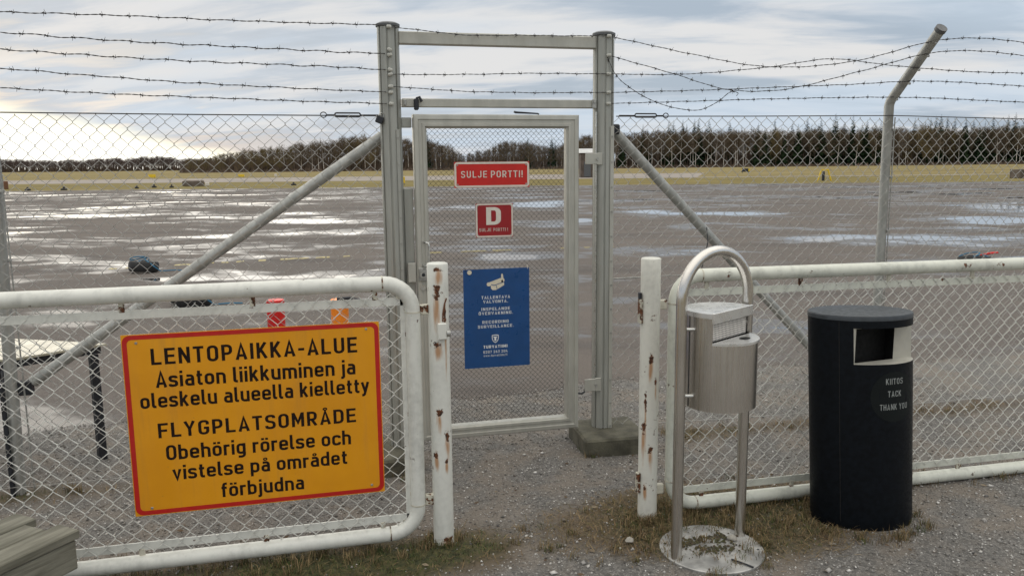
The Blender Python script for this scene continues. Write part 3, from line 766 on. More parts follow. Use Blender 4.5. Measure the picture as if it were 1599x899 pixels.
def wood_px(px, depth):                    # ground spot for a bearing given as photo column
    return cam_xy((px-799.5)/1250*depth, depth)
# skyline height (photo pixels above the horizon) by bearing
SKX = [-500, 0, 290, 324, 400, 450, 470, 525, 560, 625, 672, 700, 725, 745, 762, 790, 826, 850, 880, 915, 980, 1040, 1100, 1250, 1400, 1600, 1800, 2100]
SKH = [16, 16, 15, 20, 34, 37, 44, 49, 56, 52, 46, 40, 22, 26, 29, 45, 42, 34, 36, 52, 56, 58, 58, 58, 59, 60, 60, 60]
def woods():
    g = np.random.default_rng(21)
    for px in np.arange(300, 1900, 6.4):            # front row of individual trees
        h = np.interp(px, SKX, SKH); p = px+g.uniform(-3, 3); D = g.uniform(352, 372)
        hm = (h+5.8)*D/1250*g.uniform(.84, 1.02)
        if px < 470: kind = 'olive' if g.random() < .75 else 'bare'
        elif px < 930: kind = g.choice(['bare', 'birch', 'olive'], p=[.5, .42, .08])
        elif px < 1170: kind = g.choice(['birch', 'bare', 'spruce'], p=[.55, .40, .05])
        else: kind = g.choice(['birch', 'bare', 'spruce', 'olive'], p=[.40, .30, .20, .10])
        x, y = wood_px(p, D); tree(kind, x, y, hm/{'birch': 18, 'bare': 17, 'olive': 14, 'spruce': 20}[kind], g, p)
    for px, k in [(672, 1.08), (826, .98), (833, .8), (863, 1.18), (868, 1.0), (905, .85), (1003, 1.03), (1010, .9), (1043, 1.12), (1050, 1.1), (1064, 1.1), (1070, 1.0), (1082, 1.12), (1088, 1.13), (1104, 1.1), (1136, 1.08), (1180, 1.0), (1205, 1.1), (1232, 1.02), (1255, 1.12), (1262, .98), (1276, 1.1),
                  (1298, 1.22), (1312, 1.0), (1325, 1.18), (1347, 1.05), (1360, .98), (1368, 1.0), (1420, 1.07), (1436, 1.0), (1444, 1.05), (1452, 1.12), (1460, 1.15), (1470, 1.1), (1481, 1.1), (1498, 1.06), (1510, 1.0), (1540, 1.08), (1563, 1.12), (1574, 1.15), (1590, 1.18), (1597, 1.0), (1640, 1.1), (1680, 1.15)]:
        D = g.uniform(366, 392); h = (np.interp(px, SKX, SKH)*k*1.05+5.8); x, y = wood_px(px, D); tree('spruce', x, y, h*D/1250/20, g, px)
    # trees behind, seen only as one mass through the front rows
    V, F, off = [], [], 0; Vs, Fs, offs = [], [], 0
    base = [bare_tree_mesh(500+i, 17, i % 2 == 0, 230)[1] for i in range(4)]; base = [(np.concatenate(b.v), [tuple(q) for q in b.f]) for b in base]
    tri = []
    for v, f in base:
        q = []
        for c in f:
            q.append(c[:3]); 
            if len(c) == 4: q.append((c[0], c[2], c[3]))
        tri.append((v, np.array(q)))
    for px in np.arange(300, 1900, 3.6):
        for row in range(2):
            h = np.interp(px, SKX, SKH); D = 380+row*16+g.uniform(-6, 6); v, f = tri[g.integers(4)]
            sc = (h+5.8)*D/1250*g.uniform(.82, 1.0)/17; a = g.uniform(0, 6.28); c, s = math.cos(a), math.sin(a); x, y = wood_px(px+g.uniform(-3, 3), D)
            V.append(np.c_[(v[:, 0]*c-v[:, 1]*s)*sc+x, (v[:, 0]*s+v[:, 1]*c)*sc+y, v[:, 2]*sc]); F.append(f+off); off += len(v)
    np_object('forest', np.concatenate(V), np.concatenate(F), M['twig'], 'depth of the leafless brown wood behind its front trees', 'forest')
    # far low wood on the left horizon
    V, F, off = [], [], 0
    for px in np.arange(-420, 420, 2.6):
        for row in range(3):
            h = np.interp(px, [-500, 0, 150, 250, 290, 420], [22, 23, 21, 27, 21, 22])+1.2*math.sin(px*.05)+.8*math.sin(px*.17); D = 880+row*25; v, f = tri[g.integers(4)]; sc = h*D/1250*g.uniform(.75, 1.0)/17; x, y = wood_px(px+g.uniform(-2, 2), D); w = 1.7
            a = g.uniform(0, 6.28); c, s = math.cos(a), math.sin(a)
            V.append(np.c_[(v[:, 0]*c-v[:, 1]*s)*sc*w+x, (v[:, 0]*s+v[:, 1]*c)*sc*w+y, v[:, 2]*sc]); F.append(f+off); off += len(v)
    np_object('distant_forest', np.concatenate(V), np.concatenate(F), M['farwood'], 'low grey-brown wood on the far left horizon', 'forest')
    # dense brush under both woods: crossed ragged fans of stems
    V, F, off = [], [], 0
    def brush(px0, px1, D, hh, n):
        nonlocal off
        px = g.uniform(px0, px1, n); dd = D+g.uniform(-8, 14, n); 
        for p, d in zip(px, dd):
            x, y = wood_px(p, d); h = min(hh, (np.interp(p, SKX, SKH)+5.8)*d/1250*.62)*g.uniform(.4, 1.05); a = g.uniform(0, 6.28); w = g.uniform(.3, 1.1); lx, ly = math.cos(a)*w, math.sin(a)*w
            V.append([(x-lx, y-ly, 0), (x+lx, y+ly, 0), (x+lx*g.uniform(-1, 1), y+ly*g.uniform(-1, 1), h)]); F.append((off, off+1, off+2)); off += 3
    brush(290, 1900, 380, 6.5, 7000); brush(290, 1900, 405, 11, 5000); brush(-420, 420, 905, 11, 4000); brush(290, 1900, 350, 1.6, 2500)
    np_object('undergrowth', np.array(V).reshape(-1, 3), np.array(F), M['brush'], 'dark brown brush at the foot of the woods', 'undergrowth')
woods()

def far_things():
    def at(px, py, D=None):     # spot on the ground seen at this bearing
        return wood_px(px, D)
    def blocky(name, lab, cat, px, D, d, mat, rz=0., ch=.04):
        x, y = at(px, 0, D); mb = MB(); mb.box((x, y, d[2]/2-.02), d, ch, rz); return tag(mb.build(name, mat), lab, cat)
    # yellow information boxes in the field: panel on two feet
    for px, D, w, h, lab in [(245, 150, 1.3, .75, 'small yellow airfield sign, leftmost in the far grass'), (383, 152, 1.1, .55, 'small yellow airfield sign below the left thicket'), (631, 76, .55, .75, 'small yellow airfield sign between gate post and leaf')]:
        x, y = at(px, 0, D); t = thing('airfield_sign', lab, 'sign', (x, y, 0), None)
        MB().box((x, y, h*.62), (w, .12, h*.8), .02, -YAW).build('panel', M['yellow'], t)
        for s in (-.35, .35): MB().box((x+s*w*math.cos(YAW), y-s*w*math.sin(YAW), h*.11), (.06, .06, h*.26)).build('foot', M['cap'], t)
    x, y = at(1162, 0, 138); t = thing('taxi_sign', 'black airfield sign with yellow edges in the grass below the wood', 'sign', (x, y, 0))
    MB().box((x, y, .50), (1.5, .16, .56), .02, -YAW).build('panel', M['dark'], t)
    for s in (-.70, .62): MB().box((x+s*math.cos(YAW)-.1*math.sin(YAW), y-s*math.sin(YAW)-.1*math.cos(YAW), .52), (.14 if s < 0 else .22, .02, .44), 0, -YAW).build('edge_panel', M['yellow'], t)
    for s in (-.5, .5): MB().box((x+s*math.cos(YAW), y-s*math.sin(YAW), .11), (.08, .08, .24)).build('foot', M['cap'], t)
    # yellow trestle
    x, y = at(1285, 0, 74); t = thing('yellow_trestle', 'yellow A-shaped trestle with dark middle at the apron edge', 'trestle', (x, y, 0))
    c, s = math.cos(YAW), -math.sin(YAW)
    for k in (-1, 1): MB().tube([(x+k*.62*c, y+k*.62*s, 0), (x+k*.28*c, y+k*.28*s, 1.05)], .07, 6).build('leg', M['yellow'], t)
    MB().box((x, y, 1.0), (.75, .12, .12), .01, -YAW).build('crossbar', M['yellow'], t)
    MB().box((x-.12*c, y-.12*s, .45), (.22, .2, .85), .03, -YAW).build('motor_housing', M['dark'], t)
    # concrete and timber blocks at the apron edge
    x, y = at(308, 0, 79); t = thing('timber_pile', 'low brown weathered block at the left apron edge', 'block', (x, y, 0))
    mb = MB(); 
    for k in range(3): MB().box((x, y+.3*k, .28+.02*k), (2.1-.1*k, .28, .5), .05, -YAW).build('beam', M['brownbox'], t)
    MB().box((x+1.35*c, y+1.35*s, .2), (.35, .3, .34), .04, -YAW).build('end_block', M['sign_white'], t)
    blocky('brown_container', 'brown weathered box at the right end of the grass', 'box', 1600, 78, (2.6, 1.6, .85), M['brownbox'], -YAW)
    blocky('rusty_marker', 'small rusty-brown marker at the far left of the grass', 'marker', 18, 76, (.32, .3, .75), plain('rusty orange marker', (.16, .075, .04), .8), 0)
    blocky('white_marker', 'small white marker in the grass below the thicket', 'marker', 436, 160, (.5, .5, .55), M['sign_white'], 0)
    labs = ['far left', 'second from left', 'third from left', 'fourth from left', 'nearest the brown block', 'beside the left brace']
    for px, D, w, lab in [(51, 70, .5, labs[0]), (107, 70, .55, labs[1]), (220, 73, .35, labs[2]), (247, 76, .45, labs[3]), (274, 75, .4, labs[4]), (463, 80, .55, labs[5])]:
        x, y = at(px, 0, D); t = thing('edge_light', 'small dark light fitting on the apron edge, '+lab, 'light fitting', (x, y, 0), 'dark fittings along the apron edge')
        MB().lathe([(w*.5, 0), (w*.5, .10), (w*.34, .16)], (x, y, -.01), 10).build('base', M['rubber'], t); MB().lathe([(w*.16, .15), (w*.2, .24), (w*.08, .30)], (x, y, 0), 8).build('lamp', M['dark'], t)
    # hut behind the right gate post
    x, y = at(921, 0, 110); t = thing('field_hut', 'grey-brown hut with pale roof seen beside the right gate post', 'hut', (x, y, 0))
    MB().box((x, y, 1.6), (2.6, 2.6, 3.3), .03, -YAW).build('wall', M['hutwall'], t)
    MB().add([(x+a*c-b*s, y+a*s+b*c, z) for a, b, z in [(-1.6, -1.6, 3.25), (1.6, -1.6, 3.25), (1.6, 1.6, 3.25), (-1.6, 1.6, 3.25), (-1.6, 0, 3.85), (1.6, 0, 3.85)]], [(0, 1, 5, 4), (2, 3, 4, 5), (0, 4, 3), (1, 2, 5), (0, 3, 2, 1)]).build('roof', M['hutroof'], t)
    MB().box((x-.4*c+1.32*s, y-.4*s-1.32*c, 1.1), (.9, .06, 2.0), 0, -YAW).build('door', M['cap'], t)
far_things()

# worn yellow taxi line on the apron
def taxi_line():
    g = np.random.default_rng(3); mb = MB()
    P = [(-3.6+.13*i, 10.6+.32*math.sin(i*.05)+.012*i) for i in range(75)]
    for (x0, y0), (x1, y1) in zip(P[:-1], P[1:]):
        if g.random() < .55:
            w0, w1 = g.uniform(.03, .14, 2); mb.add([(x0, y0-w0, -.008), (x1, y1-w1, -.008), (x1, y1+w0, -.008), (x0, y0+w1, -.008)], [(0, 1, 2, 3)])
    o = mb.build('taxi_line', plain('worn yellow line paint', (.34, .27, .07), .5, 0, .35, 9)); tag(o, None, None, kind='structure')
taxi_line()

# ================================================================== FENCE
GPL, GPR = (.409, 0.), (1.645, 0.)       # gate post centres
LP, RP = -1.56, 3.60                      # fence posts next to the gate
ARM = [(-.335, 2.405), (-.285, 2.335), (-.215, 2.262), (-.140, 2.188), (-.035, 2.100)]   # strand seats on a slanting arm (y,z)
def fluted(mb, c, r, z0, z1, slots, w=.010, dep=.007, rot=0.):
    p = []
    for k in range(slots):
        a = rot+k*2*math.pi/slots; hw = w/2/r
        nxt = rot+(k+1)*2*math.pi/slots
        p += [(r*math.cos(a-hw), r*math.sin(a-hw)), ((r-dep)*math.cos(a-hw), (r-dep)*math.sin(a-hw)), ((r-dep)*math.cos(a+hw), (r-dep)*math.sin(a+hw)), (r*math.cos(a+hw), r*math.sin(a+hw))]
        for j in range(1, 7): b = a+hw+(nxt-a-2*hw)*j/7; p.append((r*math.cos(b), r*math.sin(b)))
    return mb.prism(np.array(p)+np.array(c), z0, z1)
def bent_post(x, root, lean=0.):
    mb = MB(); mb.tube([(x-lean, 0.03, -.02), (x-lean*.5, .03, 1.0), (x, .03, 2.055), (x, .018, 2.085), (x, -.01, 2.112), (x, -.372, 2.46)], .030, 14)
    o = mb.build('post', M['galv'], root, 40)
    c = MB(); c.tube([(x, -.366, 2.455), (x, -.384, 2.472)], [.034, .034], 14); c.build('end_cap', M['cap'], o, 40)
    s = MB(); s.tube([(x+.030, .004, .03), (x+.030, .004, 1.98)], .004, 5); 
    for z in (.3, .8, 1.25, 1.6, 1.9): s.box((x+.024, .004, z), (.02, .02, .014), .002)
    s.build('tension_bar', M['hardware'], o)
    for k, (yy, z) in enumerate(ARM): MB().box((x, yy-.004, z-.012), (.014, .014, .014), .003).build('wire_hook', M['hardware'], o)
    return o
def turnbuckle(name, x0, sgn, z, y, root):
    mb = MB(); mb.tube([(x0, y, z), (x0+sgn*.10, y, z)], .0028, 6)
    L = rrect(min(x0+sgn*.10, x0+sgn*.235), z-.010, max(x0+sgn*.10, x0+sgn*.235), z+.010, .009, 4); mb.tube([(a, y, b) for a, b in L], .0042, 6, closed=True)
    mb.tube([(x0+sgn*.235, y, z), (x0+sgn*.28, y, z)], .0028, 6)
    a = [(x0+sgn*(.295+.016*math.cos(t)), y, z+.014*math.sin(t)) for t in np.linspace(0, 6.0, 14)]; mb.tube(a, .003, 6)
    return mb.build(name, M['dark'], root, 60)
def fence_left():
    root = thing('chain_link_fence', 'grey chain-link fence with barbed wire left of the gate', 'fence', (LP, 0, 0))
    bent_post(LP, root, .05)
    m = chainlink(-4.6, .46, .03, 1.975, -.012, .0735, .0765, .00165, .006, 1.0); o = m.build('chain_link_mesh', M['fence_wire'], root, 60); o['kind'] = 'stuff'
    MB().tube([(-4.6, -.012, 1.99), (-1.56, -.012, 1.985), (-.6, -.012, 1.978), (.05, -.012, 1.976), (.36, -.012, 1.975)], .0030, 6).build('top_wire', M['barb'], root)
    MB().tube([(-4.6, -.014, .10), (-1.5, -.014, .055), (.36, -.014, .06)], .0022, 5).build('bottom_wire', M['fence_wire'], root)
    turnbuckle('turnbuckle', .345, -1, 1.979, -.02, root)
    b = MB(); b.tube([(.365, .055, 1.87), (-1.50, .055, .60)], .0295, 14); bo = b.build('brace', M['galv'], root, 40)
    MB().box((-1.535, .045, .575), (.07, .05, .075), .006).build('brace_clamp', M['dark'], bo)
    GZ = [2.445, 2.298, 2.215, 2.098, 2.036]
    SAG = [.012, .006, .0, -.004, .004]
    for k in range(5):
        y1, z1 = ARM[k]; sag = SAG[k]
        pts = [(-4.6, y1, z1+.03), (-3.1, y1, z1-.01), (LP, y1, z1), (LP*.55+.36*.45, y1*.55-.06*.45, z1*.55+GZ[k]*.45-.012+sag), (.385, -.062, GZ[k])]
        barbed(pts, 30+k, .008 if k in (1, 2) else .005, phase=.2*k).build('barbed_wire', M['barb'], root)
    MB().box((-1.63, -.005, .3), (.02, .02, .62), .003).build('stake', M['dark'], root)
fence_left()
def strand_plane(px, py, p0, p1):
    """point where the sight line of a photo pixel meets the upright plane through two wire seats"""
    f, r, u = np.array(_f), np.array(_r), np.array(_u); d = f+r*(px-799.5)/1250-u*(py-449.5)/1250
    p0, p1 = np.array(p0), np.array(p1); n = np.cross(p1-p0, (0, 0, 1)); t = n @ (p0-CAM)/(n @ d); return tuple(CAM+d*t)
def fence_right():
    root = thing('chain_link_fence', 'grey chain-link fence with slack barbed wire right of the gate', 'fence', (RP, 0, 0))
    bent_post(RP, root); bent_post(RP+2.35, root)
    m = chainlink(1.665, 6.6, .03, 1.975, -.012, .0735, .0765, .00165, .006, 2.0); o = m.build('chain_link_mesh', M['fence_wire'], root, 60); o['kind'] = 'stuff'
    MB().tube([(1.72, -.012, 1.978), (2.6, -.012, 1.982), (RP, -.012, 1.99), (4.6, -.012, 1.972), (6.6, -.012, 1.97)], .0030, 6).build('top_wire', M['barb'], root)
    MB().tube([(1.74, -.014, .10), (2.6, -.014, .075), (RP, -.014, .06), (6.6, -.014, .06)], .0024, 5).build('bottom_wire', M['fence_wire'], root)
    MB().tube([(1.68, -.02, 1.02), (1.86, -.02, 1.021), (1.90, -.02, 1.025), (2.6, -.02, 1.02)], [.0045, .0045, .003, .002], 6).build('tension_rod', M['hardware'], root)
    turnbuckle('turnbuckle', 1.735, 1, 1.983, -.02, root)
    b = MB(); b.tube([(1.745, .055, 1.885), (3.555, .055, .06)], .0295, 14); bo = b.build('brace', M['galv'], root, 40)
    MB().box((1.728, .045, 1.905), (.06, .06, .06), .008).build('brace_clamp', M['dark'], bo)
    MB().tube([(2.335, .02, 1.31), (2.325, -.02, 1.22), (2.30, -.02, 1.10), (2.26, -.02, .98)], .003, 5).build('loose_tie_wire', M['dark'], root)
    GZ = [2.421, 2.315, 2.212, 2.108, 2.046]
    traces = [[(1080, 85), (1190, 104), (1330, 96)], [(1050, 115), (1143, 141), (1205, 142), (1340, 113)], [(1080, 115), (1200, 105), (1308, 92), (1380, 101)], [(1080, 142), (1200, 137.5), (1320, 133)], [(1100, 157.5), (1250, 154)]]
    for k in range(5):
        y1, z1 = ARM[k]; p0 = (1.655, -.064, GZ[k]); p1 = (RP, y1, z1)
        pts = [p0]+[strand_plane(a, b, p0, p1) for a, b in traces[k]]+[p1, (RP+1.1, y1, z1-.022), (RP+2.35, y1, z1), (6.6, y1, z1-.02)]
        barbed(pts, 60+k, .003, phase=.2*k).build('barbed_wire', M['barb'], root)
    p0, p1 = (1.655, -.064, 2.315), (RP, -.285, 2.335)
    pts = [(1.64, -.066, 2.315)]+[strand_plane(a, b, p0, p1) for a, b in [(960, 115), (987, 140), (1014, 155), (1053, 168), (1093, 172), (1120, 160), (1147, 143), (1153, 146), (1150, 150)]]
    barbed(pts, 77, .002, .10).build('loose_barbed_wire', M['barb'], root)
fence_right()

# ================================================================== GATE
def gate():
    root = thing('pedestrian_gate', 'grey aluminium pedestrian gate with mesh leaf between two fluted posts', 'gate', (1.0, 0, 0))
    for (c, z0, z1, r) in ((GPL, .0, 2.455, .059), (GPR, .05, 2.440, .061)):
        mb = MB(); fluted(mb, c, r, z0, z1, 8, .011, .008, R(-100)); p = mb.build('post', M['post'], root, 30)
        cp = MB(); cp.lathe([(r+.002, z1-.012), (r+.006, z1-.008), (r+.006, z1+.004), (r*.8, z1+.013), (r*.3, z1+.018)], (*c, 0), 24); cp.build('post_cap', M['cap'], p, 40)
    def clip(x, z, tilt=0.):
        q = MB(); cs, sn = math.cos(tilt), math.sin(tilt); q.box((x, -.066, z), (.027, .022, .017), .004, M=[[cs, 0, sn], [0, 1, 0], [-sn, 0, cs]]); q.tube([(x, -.078, z), (x, -.084, z)], .005, 8)
        q.build('wire_clip', M['glass_insul'], root, 40)
    for z, t in ((2.437, 0), (2.318, .5), (2.292, -.3), (2.214, .4), (2.190, -.5), (2.127, 0), (2.096, 0), (2.036, .2)): clip(.409, z, t)
    for z in (2.421, 2.315, 2.212, 2.108, 2.046): clip(1.652, z, random.uniform(-.15, .15))
    # wire ends and clamp strips down the posts
    st = MB(); st.box((1.679, -.060, .98), (.022, .005, 1.88), .001); st.build('clamp_strip', M['alu'], root)
    st = MB(); st.box((.441, -.058, .98), (.018, .005, 1.84), .001); st.build('clamp_strip', M['post'], root)
    for z in np.arange(.12, 1.9, .145):
        MB().tube([(1.679, -.062, z), (1.679, -.069, z)], .0055, 7).build('bolt', M['hardware'], root); MB().tube([(.441, -.06, z), (.441, -.067, z)], .005, 7).build('bolt', M['hardware'], root)
    # beams
    MB().box((1.027, .0, 2.390), (1.126, .055, .066), .004).build('top_beam', M['alu'], root)
    MB().box((1.030, .0, 2.046), (1.118, .05, .046), .004).build('stop_beam', M['alu'], root)
    MB().box((.494, .012, 1.940), (.056, .035, .055), .003).build('stop_stub', M['post'], root)
    q = MB(); q.box((1.577, -.03, 2.046), (.026, .02, .05), .002); q.tube([(1.577, -.04, 2.058), (1.577, -.046, 2.058)], .007, 8); q.build('beam_bracket', M['hardware'], root)
    q = MB(); q.box((.487, -.03, 2.046), (.014, .02, .03), .002); q.build('beam_bracket', M['hardware'], root)
    q = MB(); q.box((.548, -.035, 2.036), (.026, .03, .062), .006); q.tube([(.548, -.04, 2.066), (.565, -.045, 2.074), (.578, -.045, 2.05)], .008, 6); q.build('rubber_stop', M['dark'], root)
    MB().box((.493, .0, .84), (.052, .03, 1.48), .003).build('strike_plate', M['post'], root)
    MB().tube([(1.583, -.052, .44), (1.583, -.052, 2.0)], .0055, 8).build('lit_edge_rod', M['steel'], root, 60)  # added bright rod: the post's lit left edge shaped as a hinge tube
    # barbed wire over the gate
    for k, pts in enumerate([[(.409, -.07, 2.437), (.60, -.065, 2.420), (.78, -.06, 2.405), (1.15, -.055, 2.413), (1.652, -.07, 2.421)], [(.409, -.07, 2.190), (.8, -.06, 2.196), (1.2, -.06, 2.206), (1.652, -.07, 2.212)], [(.409, -.07, 2.127), (.9, -.06, 2.106), (1.652, -.07, 2.108)]]):
        barbed(pts, 90+k, .003, .115, phase=.3*k).build('barbed_wire', M['barb'], root)
    # leaf: moulded frame, four mitred bars
    X0, X1, Z0, Z1 = .525, 1.478, .122, 1.982
    prof = [(0, .0), (0, -.052), (.006, -.060), (.026, -.062), (.030, -.056), (.046, -.056), (.050, -.062), (.064, -.062), (.066, -.050), (.074, -.046), (.074, 0.0)]
    def ringpts(u, y): return [(X0+u, y, Z0+u), (X1-u, y, Z0+u), (X1-u, y, Z1-u), (X0+u, y, Z1-u)]
    Rg = [ringpts(u, y) for u, y in prof]
    leaf = MB()
    o0 = None
    for side in range(4):
        mb = MB(); a, b = side, (side+1) % 4; n = len(prof)
        mb.add([Rg[k][a] for k in range(n)]+[Rg[k][b] for k in range(n)], [(k, k+1, n+k+1, n+k) for k in range(n-1)]+[(n-1, 0, n, 2*n-1)]); mb.build('frame_bar', M['alu'], root)
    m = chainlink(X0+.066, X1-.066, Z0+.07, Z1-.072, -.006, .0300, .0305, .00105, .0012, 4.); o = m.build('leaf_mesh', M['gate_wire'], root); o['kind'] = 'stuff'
    # handle, lock, plates
    MB().tube([(.566, -.055, 1.283), (.566, -.085, 1.283), (.586, -.10, 1.278), (.590, -.10, 1.262), (.590, -.10, 1.17), (.584, -.10, 1.155), (.572, -.10, 1.150), (.556, -.06, 1.150)], .0055, 8).build('pull_handle', M['steel'], root, 60)
    lk = MB(); lk.box((.556, -.066, 1.10), (.05, .012, .075), .003); lk.tube([(.556, -.07, 1.10), (.556, -.086, 1.10)], .020, 16); lk = lk.build('lock', M['hardware'], root, 40); MB().tube([(.556, -.085, 1.10), (.556, -.0875, 1.10)], .010, 12).build('keyhole', M['dark'], lk)
    MB().tube([(.556, -.06, 1.028), (.556, -.070, 1.028)], .017, 16).build('lock_rose', M['steel'], root, 40)
    MB().box((.497, -.045, 1.11), (.046, .010, .11), .003).build('keeper_plate', M['alu'], root)
    for z, h in ((1.733, .062), (.385, .075)):
        q = MB(); q.box((1.548, -.066, z), (.07, .008, h), .002); q.box((1.60, -.062, z), (.036, .010, h+.006), .002); hb = q.build('hinge_bracket', M['alu'], root); MB().tube([(1.584, -.068, z), (1.584, -.078, z)], .008, 8).build('bolt', M['hardware'], hb)
    MB().tube([(1.475, -.05, .335), (1.50, -.06, .335), (1.515, -.06, .345), (1.52, -.06, .365)], .006, 6).build('hinge_pin', M['dark'], root)
    MB().tube([(1.10, -.03, 2.0), (1.11, -.03, 1.996), (1.24, -.03, 1.99), (1.245, -.03, 1.985)], [.006, .006, .004, .006], 6).build('hold_open_hook', M['dark'], root)
    # footings
    for (cx, cy, lx, ly, z, rz) in ((1.668, -.06, .40, .40, .105, -.05), (.30, -.05, .40, .42, .10, .03)):
        mb = MB(); mb.box((cx, cy, z/2-.05), (lx, ly, z+.1), .012, rz); mb.build('footing', M['concrete'], root)
gate()
# padlocks
def padlock(loc, lab, rz, s=1., tilt=.4):
    t = thing('padlock', lab, 'padlock', loc); x, y, z = loc; c, sn = math.cos(tilt), math.sin(tilt); Mx = [[c, 0, sn], [0, 1, 0], [-sn, 0, c]]
    MB().box((x, y, z), (.040*s, .022*s, .038*s), .004, M=Mx).build('lock_body', M['dark'], t)
    a = [(x+(.013*math.cos(q)*c+(.018+.020*math.sin(q))*sn)*s, y, z+((.018+.020*math.sin(q))*c-.013*math.cos(q)*sn)*s) for q in np.linspace(0, math.pi, 9)]
    MB().tube(a, .0035*s, 6).build('shackle', M['steel'], t, 60)
padlock((.345, -.045, 1.952), 'dark padlock hanging at the top of the left gate post', 0)

# ---------------- signs on the gate
def sign_plate(name, lab, x0, z0, x1, z1, y, thick, base, border=None, inner=None, inset=.012, r=.012, screws=True):
    root = thing(name, lab, 'sign', ((x0+x1)/2, y, z0))
    MB().prism_y(rrect(x0, z0, x1, z1, .002), y, y+thick).build('plate', base, root)
    if border:
        MB().ring_y(rrect(x0+.001, z0+.001, x1-.001, z1-.001, r+.006), rrect(x0+inset, z0+inset, x1-inset, z1-inset, max(r*.35, .002)), y-.0008, y-.0002).build('border', border, root)
    if screws:
        for a in (x0+inset*1.4, x1-inset*1.4):
            for b in (z0+inset*1.4, z1-inset*1.4): MB().lathe([(.0045, 0), (.0035, .0015)], (0, 0, 0), 8)
    return root
def screw(root, x, y, z, r=.005, m='hardware'): MB().tube([(x, y, z), (x, y-.003, z)], [r, r*.7], 8).build('screw', M[m], root)
YS = -.072
t = sign_plate('close_gate_sign', 'wide red sign with white border reading SULJE PORTTI! on the gate leaf', .744, 1.579, 1.176, 1.722, YS, .003, M['red_bright'], M['sign_white'], inset=.012, r=.012)
flat_text('lettering', 'SULJE', .782, .930, 1.634, .038, YS-.0012, M['sign_white'], t, .13, .20)
flat_text('lettering', 'PORTTI!', .952, 1.137, 1.634, .038, YS-.0012, M['sign_white'], t, .13, .16)
for x in (.763, 1.157):
    for z in (1.597, 1.704): screw(t, x, YS, z)
t = sign_plate('gate_letter_sign', 'small square dark red sign with a large white letter D', .862, 1.298, 1.078, 1.489, YS, .003, M['red_dark'], M['sign_white'], inset=.009, r=.006)
flat_text('lettering', 'D', .924, 1.005, 1.370, .097, YS-.0012, M['sign_white'], t, .19)
flat_text('lettering', 'SULJE', .880, .950, 1.331, .019, YS-.0012, M['sign_white'], t, .11, .18)
flat_text('lettering', 'PORTTI', .962, 1.034, 1.331, .019, YS-.0012, M['sign_white'], t, .11, .16)
flat_text('lettering', '!', 1.044, 1.047, 1.331, .019, YS-.0012, M['sign_white'], t, .14)
for x in (.874, 1.066):
    for z in (1.310, 1.477): screw(t, x, YS, z, .004)
def blue_sign():
    x0, x1, z0, z1 = .783, 1.171, .540, 1.117
    t = sign_plate('camera_notice_sign', 'blue camera surveillance notice with white print low on the gate leaf', x0, z0, x1, z1, YS, .003, M['blue'])
    yy = YS-.0006; W = M['blue_white']
    for s, a, b, z, cap in [('TALLENTAVA', .887, 1.055, .944, .0175), ('VALVONTA.', .897, 1.043, .919, .0175), ('INSPELANDE', .886, 1.054, .876, .0175), ('ÖVERVAKNING.', .869, 1.072, .851, .0175), ('RECORDING', .890, 1.046, .800, .0175), ('SURVEILLANCE.', .863, 1.076, .774, .0175)]:
        flat_text('lettering', s, a, b, z, cap, yy, W, t, .14, .20)
    flat_text('lettering', 'TURVATIIMI', .894, 1.036, .654, .0175, yy, W, t, .18, .18)
    flat_text('lettering', '0207 263 204', .893, 1.037, .6245, .0160, yy, W, t, .13, .18, .34)
    flat_text('lettering', 'www.turvatiimi.fi', .894, 1.035, .604, .0140, yy, W, t, .11, .16)
    # shield
    def sh(k): return [(.965+k*a, .7085+k*b) for a, b in [(-.020, .022), (-.010, .0235), (0, .0245), (.010, .0235), (.020, .022), (.0205, .008), (.018, -.006), (.012, -.017), (0, -.0255), (-.012, -.017), (-.018, -.006), (-.0205, .008)]][::-1]
    MB().ring_y(sh(1.0), sh(.80), yy-.0003, yy).build('shield_outline', W, t)
    flat_text('lettering', 'T', .954, .976, .696, .024, yy, W, t, .26)
    # camera drawing: mount foot, arm, slanted body with hood, lens, dark eye
    C = M['cream']
    def poly(name, pts, k, mat): MB().prism_y(pts, yy-.0002*k-.0002, yy-.0002*k).build(name, mat, t)
    def q(*pts): return [(.920+(X-265)*.000701, 1.088-(Y-95)*.000738) for X, Y in pts]
    poly('camera_mount', q((263, 172), (272, 160), (292, 162), (304, 172), (300, 186), (280, 192), (266, 186)), 1, C)
    poly('camera_body', q((298, 176), (322, 186), (408, 162), (410, 186), (352, 216), (340, 222), (312, 222), (298, 208)), 2, C)
    poly('camera_hood', q((286, 160), (378, 130), (404, 130), (413, 142), (411, 158), (324, 183), (300, 176)), 3, C)
    poly('camera_arm', q((384, 134), (385, 104), (392, 93), (401, 104), (403, 134)), 1, C)
    poly('camera_outline', q((300, 176), (324, 183), (411, 158), (411, 163), (324, 189), (299, 181)), 4, M['blue'])
    poly('camera_outline', q((340, 186), (344, 185), (352, 214), (348, 217)), 4, M['blue'])
    poly('camera_eye', q(*[(393+8*math.cos(a), 155-11*math.sin(a)) for a in np.linspace(0, 6.28, 11)[:-1]]), 5, M['ink'])
    MB().tube([(.819, YS, 1.101), (.819, YS-.004, 1.101)], .013, 16).build('button_fixing', M['cream'], t)
    for x, z in ((x0+.012, z1+.002), (x1-.010, z1+.004)): MB().tube([(x, YS-.002, z-.012), (x, YS-.004, z+.006), (x+.004, YS+.03, z+.006)], .0016, 5).build('cable_tie', M['sign_white'] if x > 1 else M['dark'], t)
blue_sign()

